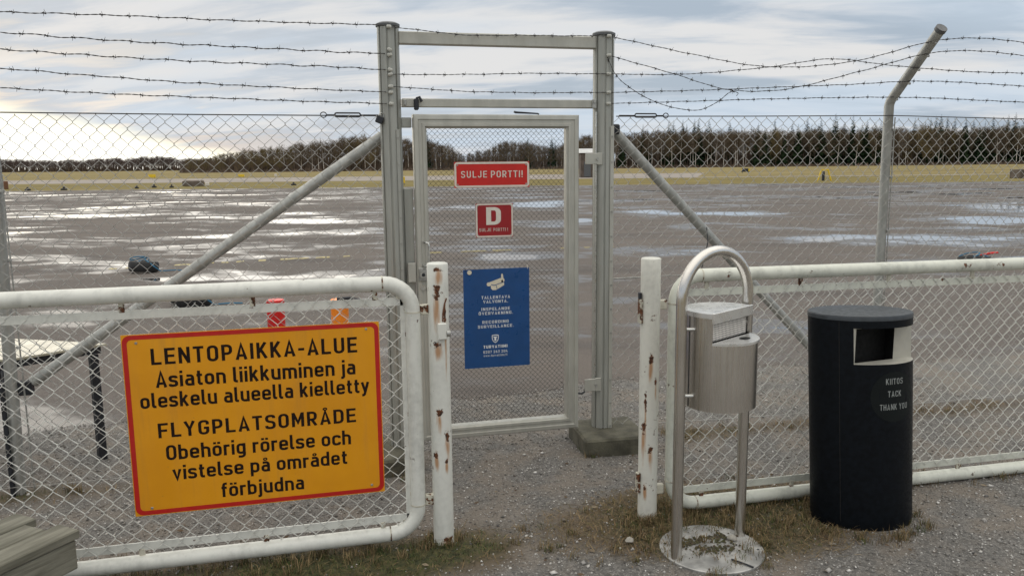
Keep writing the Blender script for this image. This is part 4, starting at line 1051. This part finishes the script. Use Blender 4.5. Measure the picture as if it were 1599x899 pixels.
# ================================================================== BARRIERS AND BOLLARDS
BY = -1.09
M['paint_lug'] = painted('rust-bled lug paint', (.60, .57, .47), [], .52, dirt=.5, seed=8.)
def barrier(left):
    P = M['paint_barrier'] if left else M['paint_barrier_r']
    if left:
        root = thing('swing_barrier', 'white tubular swing barrier with mesh infill carrying the amber sign', 'barrier', (.378, BY, 0)); xi, xo, zt, zb, r = .378, -3.4, 1.205, .070, .0335; sg = -1
    else:
        root = thing('swing_barrier', 'white tubular swing barrier with mesh infill behind the bins', 'barrier', (1.612, BY, 0)); xi, xo, zt, zb, r = 1.612, 5.6, 1.180, .052, .0325; sg = 1
    def tilt(x): return (.000 if left else -.0080*(x-xi))     # rails settle slightly
    q = .125; pts = []
    def arc(cx, cz, a0, a1): return [(cx+q*math.cos(R(a)), cz+q*math.sin(R(a))) for a in np.linspace(a0, a1, 9)]
    if left: loop = [(x, zt) for x in np.linspace(xo+q, xi-q, 8)[:-1]]+arc(xi-q, zt-q, 90, 0)+[(xi, zt-.4), (xi, .6)]+arc(xi-q, zb+q, 0, -90)+[(x, zb) for x in np.linspace(xi-q, xo+q, 8)[1:-1]]+arc(xo+q, zb+q, -90, -180)+[(xo, .6)]+arc(xo+q, zt-q, 180, 90)[:-1]
    else: loop = [(x, zt) for x in np.linspace(xi+q, xo-q, 8)[:-1]]+arc(xo-q, zt-q, 90, 0)+[(xo, .6)]+arc(xo-q, zb+q, 0, -90)+[(x, zb) for x in np.linspace(xo-q, xi+q, 8)[1:-1]]+arc(xi+q, zb+q, -90, -180)+[(xi, .5), (xi, .8)]+arc(xi+q, zt-q, 180, 90)[:-1]
    mb = MB(); mb.tube([(x, BY, z+tilt(x)) for x, z in loop], r, 18, closed=True); tb = mb.build('tube_frame', P, root, 60)
    # weld collars where straight tube meets bend
    e = xi+sg*q
    for (p0, p1) in (((e, zt), (e+sg*.006, zt)), ((e, zb), (e+sg*.006, zb)), ((xi, zt-q), (xi, zt-q-.006)), ((xi, zb+q), (xi, zb+q+.006))):
        MB().tube([(p0[0], BY, p0[1]+tilt(p0[0])), (p1[0], BY, p1[1]+tilt(p1[0]))], r+.0014, 18).build('weld_collar', M['paint_lug'], tb, 40)
    # flat bars that carry the mesh
    ft, fb = zt-.080, zb+.072; fx = xi+sg*.040
    L = abs(xo-fx)-.05; cx = fx+sg*L/2
    rot = lambda a: [[math.cos(a), 0, math.sin(a)], [0, 1, 0], [-math.sin(a), 0, math.cos(a)]]
    an = 0 if left else .0080
    for z in (ft, fb): MB().box((cx, BY, z+tilt(cx)), (L, .006, .036), .001, M=rot(an)).build('flat_bar', P, root)
    MB().box((fx, BY, (ft+fb)/2), (.028, .006, ft-fb+.03), .001).build('flat_bar', P, root)
    x = fx+sg*.02
    rustm = M['paint_lug']
    k = 0
    while abs(x-fx) < L:
        for zf, zr in ((ft, zt), (fb, zb)): MB().box((x, BY, (zf+zr)/2+tilt(x)), (.022, .010, abs(zr-zf)-.02), .002).build('lug', rustm, root)
        x += sg*(.10 if k == 0 else .50); k += 1
    for z in (.25, .62, .98): MB().box(((fx+xi)/2, BY, z), (.03, .010, .02), .002).build('lug', rustm, root)
    a, b = (xo+.06, fx+.012) if left else (fx-.012, xo-.06)
    m = chainlink(a, b, fb-.035, ft+.038, BY-.007, .0725, .0750, .00195, .005, 6. if left else 7.); v = m.v
    if not left: m.v = [np.c_[q_[:, 0], q_[:, 1], q_[:, 2]-.0080*(q_[:, 0]-xi)] for q_ in v]
    o = m.build('chain_link_mesh', M['white_wire'], root, 60); o['kind'] = 'stuff'
    return root
barrier(True); barrier(False)
def bollard(x, h, mat, lab, left):
    t = thing('bollard', lab, 'bollard', (x, BY, 0), 'white posts of the swing barriers'); r = .046
    mb = MB(); prof = [(r+.0005, -.03)]+[(r, z) for z in np.linspace(0, h-.006, 14)]+[(r-.002, h-.002), (r-.006, h), (.001, h+.0015)]
    mb.lathe(prof, (x, BY, 0), 28); mb.build('pipe', mat, t, 40)
    s = -1 if left else 1; e = M['paint_lug']
    for z, hh in ((1.085 if left else 1.05, .046), (.215 if left else .145, .05)):
        MB().box((x+s*.060, BY, z), (.042, .024, hh), .004).build('hinge_bracket', e, t)
    if left:
        q = MB(); q.box((.497, BY-.055, .995), (.040, .026, .072), .004); q.build('lock_box', mat, t); MB().tube([(.516, BY-.058, .985), (.532, BY-.058, .985)], .015, 10).build('lock_stud', M['hardware'], t, 40)
        MB().tube([(.502, BY-.046, 1.035), (.504, BY-.047, 1.07), (.512, BY-.043, 1.11), (.522, BY-.036, 1.135)], .0035, 6).build('bent_rod', plain('rust brown rod', (.12, .045, .02), .85), t)
    else:
        MB().box((x-.052, BY-.006, 1.025), (.016, .03, .115), .003).build('latch_plate', e, t); MB().box((x-.056, BY-.008, 1.098), (.012, .02, .03), .002).build('latch_tip', M['dark'], t)
        MB().box((x-.052, BY-.006, .19), (.016, .03, .10), .003).build('latch_plate', e, t)
bollard(.491, 1.287, M['paint_bollard_l'], 'rust-stained white bollard with lock box beside the amber sign barrier', True)
bollard(1.487, 1.272, M['paint_bollard_r'], 'rust-streaked white bollard left of the steel ash bin', False)

# ---------------- amber sign
def amber_sign():
    x0, x1, z0, z1, y = -.787, .229, .290, 1.050, -1.128
    t = sign_plate('airfield_warning_sign', 'large amber warning sign with red border and black Finnish and Swedish text', x0, z0, x1, z1, y, .0022, M['amber'])
    MB().ring_y(rrect(x0+.003, z0+.003, x1-.003, z1-.003, .030), rrect(x0+.021, z0+.021, x1-.021, z1-.021, .018), y-.0006, y-.0002).build('border', M['sign_red'], t)
    yy = y-.0006
    rows = [('LENTOPAIKKA-ALUE', -.681, .134, .922, .067, .155, .15, .3), ('Asiaton liikkuminen ja', -.670, .123, .827, .066, .155, .10, .28), ('oleskelu alueella kielletty', -.734, .177, .7435, .064, .155, .10, .28),
            ('FLYGPLATSOMRÅDE', -.676, .117, .616, .062, .155, .15, .3), ('Obehörig rörelse och', -.652, .092, .519, .064, .155, .10, .28), ('vistelse på området', -.633, .073, .432, .063, .155, .10, .28), ('förbjudna', -.449, -.113, .3375, .063, .155, .10, .28)]
    for s, a, b, z, cap, w, sp, ws in rows: flat_text('lettering', s, a, b, z, cap, yy, M['ink'], t, w, sp, ws)
    for x, z in ((x0+.055, z1-.035), (x1-.055, z1-.030), (x0+.065, z0+.03), (x1-.055, z0+.035)): screw(t, x, y, z, .006)
amber_sign()

# ================================================================== ASH BIN
def ash_bin():
    A = np.array([1.440, -1.520]); B = np.array([1.815, -1.392]); mid = (A+B)/2; ex = (B-A)/np.linalg.norm(B-A); n = np.array([ex[1], -ex[0]]); half = np.linalg.norm(B-A)/2
    def W(u, v, z): p = mid+ex*u+n*v; return (p[0], p[1], z)       # v: towards the front
    t = thing('ash_bin', 'brushed steel ash and litter bin hung in a hoop stand', 'litter bin', (*mid, 0))
    hz = 1.335-half
    pts = [W(-half, 0, z) for z in np.linspace(.0, hz, 10)]+[W(-half*math.cos(a), 0, hz+half*math.sin(a)) for a in np.linspace(0, math.pi, 22)[1:-1]]+[W(half, 0, z) for z in np.linspace(hz, .0, 10)]
    MB().tube(pts, .0235, 16).build('hoop_stand', M['stainless'], t, 60)
    bp = MB(); bp.lathe([(.224, -.012), (.228, .002), (.228, .010), (.224, .013)], (*(mid+n*.015), 0), 48); b = bp.build('base_plate', plain('dirty steel plate', (.36, .355, .34), .45, .4, .35, 11), t, 30)
    for a in (.6, 1.5, 2.5, 3.7, 4.6, 5.6): x, y, z = W(.190*math.cos(a), .035+.190*math.sin(a), .013); MB().lathe([(.006, .012), (.005, .0145)], (x, y, 0), 8).build('bolt', M['dark'], b)
    Rb = .152; cv = .035; z0, zl, z1, cc = .682, .965, 1.075, .050    # bottom, ledge, lid height, chord distance
    ph = math.acos(cc/Rb)           # chord half angle around the front
    n0, e0 = n, ex; tw = R(11); n = n0*math.cos(tw)+e0*math.sin(tw); ex = e0*math.cos(tw)-n0*math.sin(tw)
    def W(u, v, z): p = mid+n0*cv+ex*u+n*(v-cv); return (p[0], p[1], z)
    def ring(a0, a1, k, z, r=Rb): return [W(r*math.sin(a), cv+r*math.cos(a), z) for a in np.linspace(a0, a1, k)]
    body = MB(); k = 48
    lo, up = ring(0, 2*math.pi*(1-1/k), k, z0), ring(0, 2*math.pi*(1-1/k), k, zl)
    body.add(lo+up, [(i, (i+1) % k, k+(i+1) % k, k+i) for i in range(k)]+[tuple(range(k-1, -1, -1))])
    k2 = 36; a0, a1 = ph, 2*math.pi-ph
    body.add(ring(a0, a1, k2, zl)+ring(a0, a1, k2, z1), [(i, i+1, k2+i+1, k2+i) for i in range(k2-1)])
    bo = body.build('body', M['stainless'], t, 50)
    hw = Rb*math.sin(ph)
    # ledge tray (segment of a circle, a little proud), the hole's shade painted as a flat black disc
    lg = MB(); seg = ring(-ph, ph, 20, 0, Rb+.006); P = [(p[0], p[1]) for p in seg]
    lg.prism(P, zl, zl+.010); l = lg.build('ash_ledge', M['stainless_lid'], t, 30)
    hx = [W(.030+.030*math.cos(a), cv+cc+.045+.020*math.sin(a), zl+.0112) for a in np.linspace(0, 6.2832, 19)[:-1]]
    MB().add(hx, [tuple(range(18))]).build('hole_shade_disc', M['black_hole'], l)
    # perforated stub plate, recessed
    pr = MB(); nx, nz = 26, 11; pw, phh = hw*2-.012, z1-zl-.012; px, pz = pw/nx, phh/nz; v0 = cv+cc-.014
    for i in range(nx):
        for j in range(nz):
            u0, zz = -pw/2+i*px, zl+.011+j*pz; q = .20+.0*(j % 2)
            o_ = [(u0, zz), (u0+px, zz), (u0+px, zz+pz), (u0, zz+pz)]; sft = px*.0
            c_ = [(u0+px*q, zz+pz*q), (u0+px*(1-q), zz+pz*q), (u0+px*(1-q), zz+pz*(1-q)), (u0+px*q, zz+pz*(1-q))]
            pr.add([W(a, v0, b_) for a, b_ in o_]+[W(a, v0, b_) for a, b_ in c_], [(a, (a+1) % 4, 4+(a+1) % 4, 4+a) for a in range(4)])
    pl = pr.build('perforated_plate', plain('pale perforated steel', (.78, .74, .69), .5, .0, .05, 20), t)
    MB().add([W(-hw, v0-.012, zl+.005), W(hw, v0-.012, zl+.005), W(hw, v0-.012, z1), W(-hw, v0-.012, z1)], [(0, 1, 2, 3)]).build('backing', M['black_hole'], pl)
    for s in (-1, 1): MB().add([W(s*hw, v0-.012, zl+.01), W(s*hw, cv+cc, zl+.01), W(s*hw, cv+cc, z1), W(s*hw, v0-.012, z1)], [(0, 1, 2, 3)]).build('cheek', M['stainless'], pl)
    # lid: circle cut straight across the front, with a fascia
    ld = MB(); lidp = ring(a0, a1, 40, 0, Rb+.006); P = [(p[0], p[1]) for p in lidp]; ld.prism(P, z1, z1+.020); lo_ = ld.build('lid', M['stainless_lid'], t, 30)
    cf = mid+n0*cv+n*(cc+.005); MB().box((cf[0], cf[1], z1+.002), (hw*2+.016, .010, .044), .002, math.atan2(ex[1], ex[0])).build('fascia', M['stainless_lid'], lo_)
    # seams and pegs
    for a in (math.pi*1.36, math.pi*.64):
        MB().tube(ring(a, a, 1, z0+.003, Rb+.0006)+ring(a, a, 1, z1, Rb+.0006), .0022, 5).build('seam', M['dark'], bo)
    for s in (-1, 1):
        for z in (1.02, .735):
            MB().tube([(*(mid+e0*s*(half-.01)), z), (*(mid+n0*cv+e0*s*(Rb-.02)), z)], .0085, 10).build('peg', M['steel'], t, 60)
ash_bin()

# ================================================================== BLACK LITTER BIN
def black_bin():
    c = np.array([2.462, -1.335]); toc = (CAM[:2]-c); toc /= np.linalg.norm(toc)
    ang = math.atan2(toc[1], toc[0])+R(24); n = np.array([math.cos(ang), math.sin(ang)]); ex = np.array([-n[1], n[0]])
    a_, b_ = .238, .154
    rv = np.array([-toc[1], toc[0]])
    def W(t, z, k=1., dv=0.): p = c+ex*(a_*k*math.cos(t))+n*(b_*k*math.sin(t))+rv*(.028-.054*z); return np.array([p[0], p[1], z])
    root = thing('litter_bin', 'oval blue-black litter bin with side opening and thank-you sticker', 'litter bin', (*c, 0))
    zt = 1.005; zo0, zo1 = .792, .958; t0, t1 = R(2), R(112)       # opening in the right half of the front
    def sel(z): return None
    T = np.r_[np.linspace(t0, t1, 13), np.linspace(t1, t0+2*math.pi, 45)[1:-1]]; k = len(T)
    zs = [-.01, .035, zo0, zo1, zt-.012]
    mb = MB(); V = []
    for z in zs:
        for t in T: V.append(W(t, z, .965 if z < .03 else 1.))
    F = []
    for i in range(len(zs)-1):
        for j in range(k):
            if i == 2 and j < 12: continue
            F.append((i*k+j, i*k+(j+1) % k, (i+1)*k+(j+1) % k, (i+1)*k+j))
    mb.add(V, F); mb.build('body', M['bin'], root, 40)
    # seam between door and frame on the left
    s = MB(); s.tube([W(R(128), .04, 1.001), W(R(128), zt-.02, 1.001)], .0016, 4); s.build('door_seam', M['black_hole'], root)
    # lid
    ld = MB(); tt = np.linspace(0, 2*math.pi, 57)[:-1]; kk = len(tt); V = []
    for z, q in ((zt-.014, 1.004), (zt+.003, 1.006), (zt+.008, .992)): V += [W(t, z, q) for t in tt]
    ld.add(V, [(i*kk+j, i*kk+(j+1) % kk, (i+1)*kk+(j+1) % kk, (i+1)*kk+j) for i in range(2) for j in range(kk)]+[tuple(range(2*kk, 3*kk))]); ld.build('lid', M['bin_lid'], root, 30)
    # pale metal throat of the opening: tapers inwards to a dark mouth
    outer_lo = [W(t, zo0, .999) for t in T[:13]]; outer_hi = [W(t, zo1, .999) for t in T[:13]]
    pr_ = c+rv*.124; pl_ = W(t1, .875)[:2]+rv*.007-toc*.012; wl, wr = np.array([*pl_, 0]), np.array([*pr_, 0])
    inner = [wr*(1-s_)+wl*s_ for s_ in np.linspace(0, 1, 13)]
    th = MB(); V = outer_lo+[np.array([p[0], p[1], zo0+.004]) for p in inner]; th.add(V, [(i, i+1, 14+i, 13+i) for i in range(12)])
    V = outer_hi+[np.array([p[0], p[1], zo1-.004]) for p in inner]; th.add(V, [(i, 13+i, 14+i, i+1) for i in range(12)])
    for i in (0, 12): th.add([outer_lo[i], np.array([*inner[i][:2], zo0+.004]), np.array([*inner[i][:2], zo1-.004]), outer_hi[i]], [(0, 1, 2, 3)])
    to = th.build('throat', plain('brushed throat steel', (.47, .455, .40), .45, .25, .08, 12), root)
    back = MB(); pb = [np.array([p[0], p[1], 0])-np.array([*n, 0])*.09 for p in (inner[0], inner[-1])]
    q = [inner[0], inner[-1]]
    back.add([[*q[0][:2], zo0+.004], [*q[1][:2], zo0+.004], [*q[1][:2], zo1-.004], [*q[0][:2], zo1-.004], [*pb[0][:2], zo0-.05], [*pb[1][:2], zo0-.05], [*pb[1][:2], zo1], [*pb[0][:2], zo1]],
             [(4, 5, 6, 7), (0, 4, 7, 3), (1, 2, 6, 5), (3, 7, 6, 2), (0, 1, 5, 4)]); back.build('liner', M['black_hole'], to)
    # round sticker and lettering follow the curved shell
    arc = [0]; ts = np.linspace(R(-30), R(120), 600); pt = np.array([W(t, 0) for t in ts]); arc = np.r_[0, np.cumsum(np.linalg.norm(np.diff(pt, axis=0), axis=1))]
    tc_ = R(66); s0 = np.interp(tc_, ts, arc)
    def onshell(u, z, k): t = np.interp(s0-u, arc, ts); p = W(t, z); g = np.array([ex[0]*math.cos(t)/a_+n[0]*math.sin(t)/b_, ex[1]*math.cos(t)/a_+n[1]*math.sin(t)/b_, 0]); g /= np.linalg.norm(g); return p+g*(.0008+.0003*k)
    st = MB(); V = [onshell(0, .640, 0)]; F = []
    for r_ in (.05, .10, .118):
        V += [onshell(r_*math.cos(a), .640+r_*math.sin(a), 0) for a in np.linspace(0, 2*math.pi, 33)[:-1]]
    F = [(0, 1+i, 1+(i+1) % 32) for i in range(32)]
    for q in range(2): F += [(1+q*32+i, 1+(q+1)*32+i, 1+(q+1)*32+(i+1) % 32, 1+q*32+(i+1) % 32) for i in range(32)]
    st.add(V, F); so_ = st.build('sticker', M['sticker'], root, 60)
    for s_, z, wd in (('KIITOS', .699, .092), ('TACK', .641, .072), ('THANK YOU', .580, .150)):
        W_ = text(MB(), s_, lambda a, b, k: (a, 0, b), .115, .15, .35); tm = MB(); text(tm, s_, lambda a, b, k: onshell((a/W_-.5)*wd, z+b*.028, 2+k*.2), .115, .15, .35); tm.build('lettering', M['bin_print'], so_)
black_bin()

# ================================================================== WOODEN PLATFORM, bottom left
def bench():
    # corner of a low plank bench; planks run back-left
    P = np.array([-.921, -1.395]); d = np.array([-.60, -.80]); d /= np.linalg.norm(d); d = np.array([math.cos(R(232)), math.sin(R(232))]); w = np.array([math.cos(R(142)), math.sin(R(142))]); zt = .375
    t = thing('plank_bench', 'weathered grey plank bench at the lower left corner', 'bench', (P[0]-.4, P[1]-.2, 0))
    def slab(name, u0, u1, v0, v1, z0, z1, par, ch=.004):
        c = P+d*(u0+u1)/2+w*(v0+v1)/2; me = MB().box((0, 0, 0), (u1-u0, v1-v0, z1-z0), ch).mesh(name, M['wood']); o = bpy.data.objects.new(name, me); COL.objects.link(o); o.parent = par
        o.location = Vector((c[0], c[1], (z0+z1)/2))-par.location; o.rotation_euler = (0, 0, math.atan2(d[1], d[0])); return o
    slab('plank', 0, 1.5, 0, .115, zt-.034, zt, t); slab('plank', .05, 1.5, .122, .235, zt-.036, zt-.002, t); slab('plank', .0, 1.5, .242, .36, zt-.034, zt, t)
    slab('side_board', .015, 1.5, .006, .036, zt-.15, zt-.037, t)
    slab('end_board', .006, .034, .040, .33, zt-.15, zt-.04, t)
    for u in (.15, 1.3):
        for v in (.05, .27): slab('leg', u, u+.07, v, v+.07, 0, zt-.04, t)
bench()

# ================================================================== AIRSIDE BITS
def table():
    tip = np.array([-1.235, .475]); d1 = np.array([math.cos(R(214)), math.sin(R(214))]); d2 = np.array([math.cos(R(152)), math.sin(R(152))]); zt = .70
    q = [tip, tip+d2*.78, tip+d2*.78+d1*.52, tip+d1*.52]
    t = thing('side_table', 'slanted table with wet pale top and black legs behind the left fence', 'table', (*tip, 0))
    MB().prism(q, zt-.012, zt).build('table_top', M['tabletop'], t)
    c = sum(q)/4; qi = [p+(c-p)*.06 for p in q]
    MB().prism(qi, zt-.055, zt-.0125).build('apron_rail', M['dark'], t)
    for p in (q[0]+(c-q[0])*.14, q[1]+(c-q[1])*.1, q[2]+(c-q[2])*.1, q[3]+(c-q[3])*.1): MB().box((p[0], p[1], (zt-.055)/2-.01), (.045, .045, zt-.045), .004, .6).build('leg', M['dark'], t)
table()
def tyre(px, py, lab, D, rad, tilt, rz, ropes, red=False, h=.165):
    x, y = cam_xy((px-799.5)/1250*D, D); g = np.random.default_rng(int(px)); t = thing('tyre', lab, 'tyre', (x, y, 0), 'old tyres lying on the apron')
    prof = [(rad*.55, -.30*h), (rad*.6, -.5*h), (rad*.93, -.5*h), (rad, -.36*h), (rad*1.02, 0), (rad, .36*h), (rad*.93, .5*h), (rad*.6, .5*h), (rad*.55, .30*h), (rad*.52, 0)]
    k = 28; V = []
    ct, s_ = math.cos(tilt), math.sin(tilt)
    low = -(rad*s_+h*.5*ct)
    for r, z in prof:
        for i in range(k):
            a = 2*math.pi*i/k; X, Y, Z = r*math.cos(a), r*math.sin(a), z; X, Z = X*ct+Z*s_, -X*s_+Z*ct
            V.append((x+X*math.cos(rz)-Y*math.sin(rz), y+X*math.sin(rz)+Y*math.cos(rz), Z-low-.015))
    n = len(prof); mb = MB(); mb.add(V, [(i*k+j, i*k+(j+1) % k, ((i+1) % n)*k+(j+1) % k, ((i+1) % n)*k+j) for i in range(n) for j in range(k)]); mb.build('rubber_ring', M['rubber'], t, 50)
    top = -low+h*.4
    r_ = thing('rope', 'frayed blue rope coiled on '+lab.split(',')[0].replace('black ', 'the '), 'rope', (x, y, 0), 'blue ropes on the tyres')
    for q in range(ropes):
        pts = [(x+.05*q-.1+.16*math.sin(a*1.3+q)+g.normal(0, .01), y-rad*.3*math.cos(a), top+.065*math.sin(a)+.02*q) for a in np.linspace(0, 3.14, 10)]
        MB().tube(pts, .010, 5).build('rope_loop', M['rope'], r_)
    pts = [(x+.05, y-.1, top+.04), (x+rad*.6, y-rad*.75, top-.02), (x+rad*.85, y-rad*.85, .10), (x+rad*1.2, y-rad*.6, .015), (x+rad*2.0, y-rad*.3, .012), (x+rad*2.6, y-rad*.5, .012)]
    MB().tube(pts, .010, 5).build('rope_tail', M['rope'], r_)
    if red: MB().tube([(x+.06, y-.05, top+.02), (x+.2, y-.1, top+.05), (x+.36, y-.1, top+.06)], [.010, .02, .014], 6).build('red_tag', M['post_red'], r_)
tyre(221, 0, 'black tyre in a puddle, beside the left brace', 13.4, .235, .09, .6, 2)
tyre(292, 0, 'black tyre half hidden under the white rail', 10.0, .24, .05, .2, 1)
tyre(1527, 0, 'black tyre at the right edge, beyond the barrier', 13.0, .25, .04, 1.0, 1, True)
def markers():
    for px, D, lab, mt, sleeve in ((424.5, 6.35, 'red plastic marker post above the amber sign', 'post_red', None), (526, 6.35, 'orange plastic marker post above the amber sign', 'post_orange', 'post_pale')):
        x, y = cam_xy((px-799.5)/1250*D, D); t = thing('marker_post', lab, 'marker post', (x, y, 0)); z = .655; r = .070
        MB().lathe([(.16, 0), (.16, .04), (.12, .06), (r+.01, .07)], (x, y, -.01), 20).build('base', M['rubber'], t, 40)
        MB().lathe([(r, .05), (r, z-.004), (r-.004, z)], (x, y, 0), 24).build('tube', M[mt], t, 40)
        if sleeve: MB().lathe([(r+.001, z-.058), (r+.0025, z-.056), (r+.0025, z-.008), (r+.001, z-.004)], (x, y, 0), 24).build('reflective_sleeve', M[sleeve], t, 40)
    x, y = cam_xy((526-799.5)/1250*6.35, 6.35)
    o = MB().tube([(x-.02, y-.05, .663), (x+.08, y-.06, .668), (x+.16, y-.06, .64), (x+.28, y-.05, .615), (x+.46, y, .57), (x+.62, y+.05, .47)], [.012, .016, .02, .014, .01, .008], 7).build('cable', M['dark']); tag(o, 'short black cable hanging from the orange marker post', 'cable')
markers()
# fallen leaves, twigs and pale stones near the bins
def litter():
    g = np.random.default_rng(5); V, F, off = [], [], 0
    for _ in range(170):
        if g.random() < .6: x, y = g.normal(1.75, .55), g.normal(-1.2, .3)
        else: x, y = g.uniform(-1, 4), g.uniform(-1.6, .2)
        z = float(gz(np.array([x]), np.array([y]))[0])+.006; a = g.uniform(0, 6.28); L = g.uniform(.008, .020); c, s = math.cos(a), math.sin(a)
        for u, v, w in ((-L, 0, .003), (0, -L*.4, 0), (L, 0, .006*g.random()), (0, L*.4, .006)): V.append((x+u*c-v*s, y+u*s+v*c, z+w))
        F.append((off, off+1, off+2)); F.append((off, off+2, off+3)); off += 4
    np_object('fallen_leaves', np.array(V), np.array(F), M['leaf'], 'scattered brown leaf litter around the bins', 'leaves')
    for (x, y, s, lab) in ((1.755, -1.43, .022, 'pale stone lying on the ash bin base plate'), (1.30, -1.33, .020, 'grey stone in the dry grass beside the right bollard')):
        mb = MB(); gg = np.random.default_rng(int(x*100)); prof = [(s*.55, 0), (s, s*.35), (s*.85, s*.75), (s*.4, s)]
        mb.lathe(prof, (x, y, .014), 9); mb.v[0] += gg.normal(0, s*.08, mb.v[0].shape); tag(mb.build('stone', plain('pale stone', (.34, .32, .28), .85), None, 60), lab, 'stone')
    # clods of soil and moss on the base plate
    V, F, off = [], [], 0
    for _ in range(260):
        cl = [(1.52, -1.42), (1.60, -1.49), (1.64, -1.40), (1.72, -1.40), (1.70, -1.50), (1.56, -1.40)][g.integers(6)]; x, y = cl[0]+g.normal(0, .028), cl[1]+g.normal(0, .022); s = g.uniform(.003, .010)
        o = np.array([(1, 0, 0), (-1, 0, 0), (0, 1, 0), (0, -1, 0), (0, 0, .8), (0, 0, -.4)])*s*g.uniform(.7, 1.3, (6, 1)); V.append(o+np.array([x, y, .016])); F.append(np.array([(0, 2, 4), (2, 1, 4), (1, 3, 4), (3, 0, 4)])+off); off += 6
    np_object('soil_clods', np.concatenate(V), np.concatenate(F), island('dark soil crumbs', [(.03, .022, .012), (.05, .05, .015), (.07, .05, .03)]), 'dark soil and moss crumbs on the ash bin base plate', 'soil')
    o = MB().tube([(1.66, -1.60, .018), (1.70, -1.66, .018), (1.715, -1.685, .017)], .004, 5).build('twig', M['dark']); tag(o, 'thin black twig on the ash bin base plate', 'twig')
litter()
print('trees', CNT, 'objects', len(bpy.data.objects))
